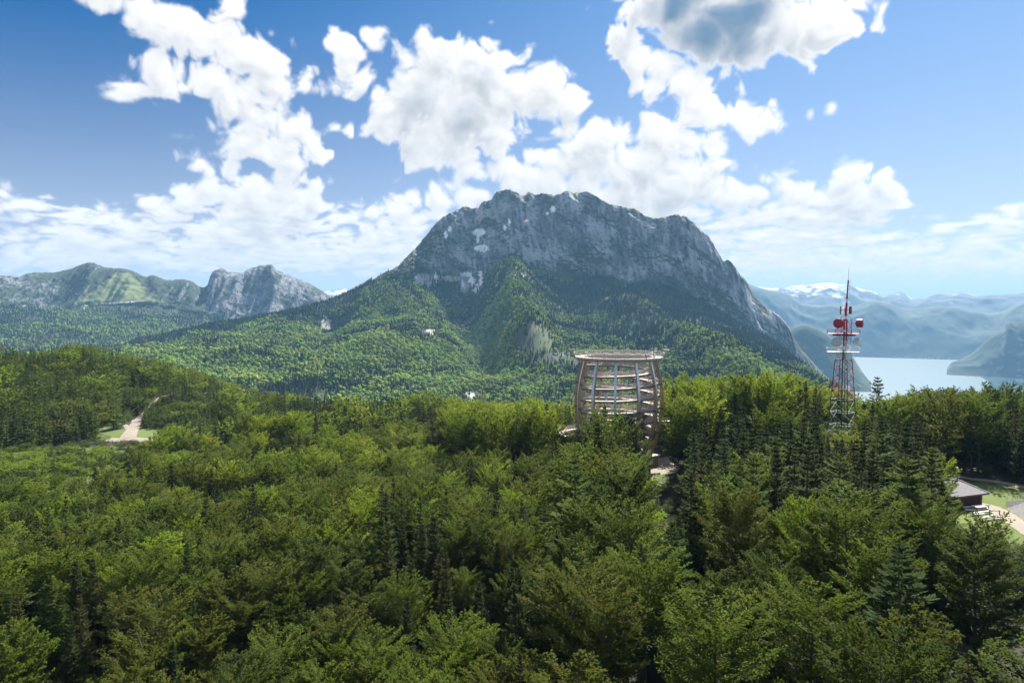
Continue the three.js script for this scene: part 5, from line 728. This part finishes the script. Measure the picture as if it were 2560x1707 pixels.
  const fence = thing('wire_fence', 'thin wire fence standing on top of the concrete wall', 'fence', V3(0, 0, 0)), fp = [], fw = []; for (let i = 0; i <= 5; i++) { const p = top0.clone().lerp(top1, i / 5).addScaledVector(T, 0.5); fp.push(rod(p, p.clone().add(V3(0, 1.3, 0)), 0.035)); if (i) { const q = top0.clone().lerp(top1, (i - 1) / 5).addScaledVector(T, 0.5); for (let y = 0.2; y <= 1.3; y += 0.18) fw.push(rod(q.clone().add(V3(0, y, 0)), p.clone().add(V3(0, y, 0)), 0.012, 4)); } } part(fence, 'post', fp, STEEL); part(fence, 'wire', fw, mat(0.3, 0.36, 0.3, 0.6));
  const lp = at(2393, 1200, 199), lamp = thing('path_lamp', 'thin path lamp with a white head rising behind the hut roof', 'lamp', V3(lp.x, groundY(lp.x, lp.z), lp.z)), lh = at(2394, 1172, 199).y - lamp.position.y; part(lamp, 'post', rod(V3(0, -0.2, 0), V3(0, lh, 0), 0.09, 8), STEEL); part(lamp, 'lamp_head', new RoundedBoxGeometry(0.5, 0.45, 0.4, 1, 0.06).translate(0, lh + 0.2, 0), mat(0.78, 0.8, 0.8, 0.5));
}
// --- houses far off: at the end of the lake, and the refuge on the mountain
{
  const R = rng(88), white = mat(0.75, 0.73, 0.70), tile = mat(0.22, 0.12, 0.09), house = (p, name, label, cat, w, d, h, turn, group) => { const o = thing(name, label, cat, p, group); o.rotation.y = turn; part(o, 'wall', new THREE.BoxGeometry(w, h, d).translate(0, h / 2, 0), white); const s = new THREE.Shape([[-d / 2 - 0.6, 0], [d / 2 + 0.6, 0], [0, d * 0.42]].map(([x, y]) => new THREE.Vector2(x, y))); part(o, 'roof', new THREE.ExtrudeGeometry(s, { depth: w + 1, bevelEnabled: false }).rotateY(Math.PI / 2).translate(-w / 2 - 0.5, h, 0), tile); return o; };
  const a = massif.point(1690, crestR(1690)); house(a.clone().add(V3(0, -1, 6)), 'mountain_refuge', 'small mountain refuge standing on the right summit of the rock mountain', 'mountain hut', 17, 9, 6, 0.1);
  const spots = [2228, 2236, 2243, 2251, 2262, 2270, 2274, 2281, 2290, 2299, 2306, 2318, 2327, 2335, 2348, 2356, 2368, 2377]; spots.forEach((px, i) => { const r = 10560 + 120 * R(), az = bearing(px); house(V3(r * Math.sin(az), LAKE + 3 + 14 * R(), -r * Math.cos(az)), 'lakeside_house' + (i ? '_' + String(i).padStart(3, '0') : ''), 'tiny pale house in the village along the far lakeshore', 'house', 16 + 14 * R(), 12 + 4 * R(), 8 + 4 * R(), R() * 3, 'village houses along the far lakeshore'); });
  [2446, 2452, 2457, 2462, 2425].forEach((px, i) => { const r = 7890, az = bearing(px); house(V3(r * Math.sin(az), LAKE + 1, -r * Math.cos(az)), 'shore_house' + (i ? '_' + String(i).padStart(3, '0') : ''), 'tiny pale house at the foot of the lakeside hill', 'house', 16, 11, 8, R() * 3, 'houses at the foot of the lakeside hill'); });
}
// --- visitors: small, but whole
{
  const bodies = {}, body = (pose, top, legs) => {
    const J = { hip: [0, 0.92, 0], chest: [0, 1.32, 0.01], neck: [0, 1.5, 0], head: [0, 1.63, 0.02], kl: [0.1, 0.5, pose * 0.12], kr: [-0.1, 0.5, -pose * 0.08], fl: [0.11, 0.06, pose * 0.2], fr: [-0.11, 0.06, -pose * 0.22], sl: [0.19, 1.42, 0], sr: [-0.19, 1.42, 0], el: [0.27, 1.14, -0.05], er: [-0.27, 1.14, 0.06], wl: [0.27, 0.92, 0.1 + pose * 0.2], wr: [-0.27, 0.95, 0.2], hl: [0.27, 0.82, 0.14 + pose * 0.22], hr: [-0.27, 0.87, 0.27], tl: [0.12, 0.04, pose * 0.2 + 0.17], tr: [-0.12, 0.04, -pose * 0.22 + 0.17] };
    const B = [['hip', 'chest', 0.155, 0.17], ['chest', 'neck', 0.13, 0.06], ['neck', 'head', 0.055, 0.1], ['hip', 'kl', 0.105, 0.07], ['kl', 'fl', 0.068, 0.042], ['hip', 'kr', 0.105, 0.07], ['kr', 'fr', 0.068, 0.042], ['fl', 'tl', 0.045, 0.035], ['fr', 'tr', 0.045, 0.035], ['sl', 'el', 0.06, 0.045], ['el', 'wl', 0.043, 0.03], ['wl', 'hl', 0.035, 0.028], ['sr', 'er', 0.06, 0.045], ['er', 'wr', 0.043, 0.03], ['wr', 'hr', 0.035, 0.028], ['chest', 'sl', 0.12, 0.07], ['chest', 'sr', 0.12, 0.07]].map(([a, b, r, s]) => [J[a], J[b], r, s]);
    const n = 56, mc = new MarchingCubes(n, mat(1, 1, 1), false, false, 40000), size = 1.9; mc.isolation = 0;
    for (let k = 0; k < n; k++) for (let j = 0; j < n; j++) for (let i = 0; i < n; i++) { const x = (i / n * 2 - 1) * size / 2, y = (j / n * 2 - 1) * size / 2 + 0.88, z = (k / n * 2 - 1) * size / 2; let d = 9; for (const [a, b, r, s] of B) { const ux = b[0] - a[0], uy = b[1] - a[1], uz = b[2] - a[2], t = clamp(((x - a[0]) * ux + (y - a[1]) * uy + (z - a[2]) * uz) / (ux * ux + uy * uy + uz * uz)), q = Math.hypot(x - a[0] - ux * t, y - a[1] - uy * t, z - a[2] - uz * t) - lerp(r, s, t), h = clamp(0.5 + 0.5 * (d - q) / 0.04); d = lerp(d, q, h) - 0.04 * h * (1 - h); } mc.field[i + j * n + k * n * n] = -d; }
    mc.update(); const cnt = mc.count, pos = new Float32Array(cnt * 3), nor = new Float32Array(mc.normalArray.slice(0, cnt * 3)), col = new Float32Array(cnt * 3);
    for (let i = 0; i < cnt; i++) { const x = mc.positionArray[i * 3] * size / 2, y = mc.positionArray[i * 3 + 1] * size / 2 + 0.88, z = mc.positionArray[i * 3 + 2] * size / 2; pos.set([x, y, z], i * 3); const hand = Math.abs(x) > 0.22 && y < 0.96, c = y > 1.69 || (y > 1.58 && z < -0.01) ? [0.06, 0.04, 0.03] : y > 1.5 || hand ? [0.45, 0.27, 0.2] : y > 0.9 || Math.abs(x) > 0.21 ? top : y > 0.1 ? legs : [0.05, 0.05, 0.05]; col.set(c, i * 3); }
    const g = new THREE.BufferGeometry(); g.setAttribute('position', new THREE.BufferAttribute(pos, 3)); g.setAttribute('normal', new THREE.BufferAttribute(nor, 3)); g.setAttribute('color', new THREE.BufferAttribute(col, 3)); return g;
  };
  const cloth = new THREE.MeshStandardMaterial({ vertexColors: true, roughness: 0.9 }); let n = 0;
  const person = (p, turn, pose, top, legs, label) => { const o = new THREE.Mesh(body(pose, top, legs), cloth); o.name = 'person' + (n ? '_' + String(n).padStart(3, '0') : ''); n++; o.position.copy(p); o.rotation.y = turn; o.userData = { label, category: 'person' }; o.castShadow = o.receiveShadow = true; scene.add(o); };
  const onTower = (r, a, h) => ring(r, a + faceCam, h + 1.0).add(V3(TOWER.x, 0, TOWER.z));
  person(onTower(13.6, 0.66, 36.9), 0.5, 0.8, [0.05, 0.05, 0.06], [0.04, 0.04, 0.05], 'person in dark clothes standing at the platform rail'); person(onTower(13.2, 0.72, 36.9), 2, 0.2, [0.7, 0.68, 0.66], [0.10, 0.11, 0.16], 'person in a white top beside the one in dark clothes'); person(onTower(13.4, 1.02, 36.9), 3.4, 0.5, [0.75, 0.72, 0.7], [0.06, 0.06, 0.07], 'person in pale top and dark trousers near the platform end'); person(onTower(12.6, 1.08, 36.9), 1, 0.3, [0.30, 0.05, 0.05], [0.07, 0.08, 0.12], 'person in a red jacket near the platform end'); person(onTower(13.9, -1.12, 36.9), 0, 0.4, [0.62, 0.60, 0.25], [0.5, 0.48, 0.4], 'person in pale yellow at the shaded end of the platform');
  const rampY = (a, turn) => 0.4 + ((a + 0.07) / (Math.PI / 6) + turn * 12) / 12 * 3.86; const a = Math.PI + 0.15; person(onTower(11.0, a, rampY(a, 7)), 1.5, 0.9, [0.62, 0.66, 0.05], [0.05, 0.05, 0.06], 'person in a bright yellow shirt walking on the spiral ramp'); person(onTower(11.0, a + 0.35, rampY(a + 0.35, 7)), 1.5, 0.6, [0.08, 0.04, 0.04], [0.05, 0.05, 0.06], 'person in dark brown on the ramp ahead of the yellow shirt');
}
renderer.render(scene, camera);
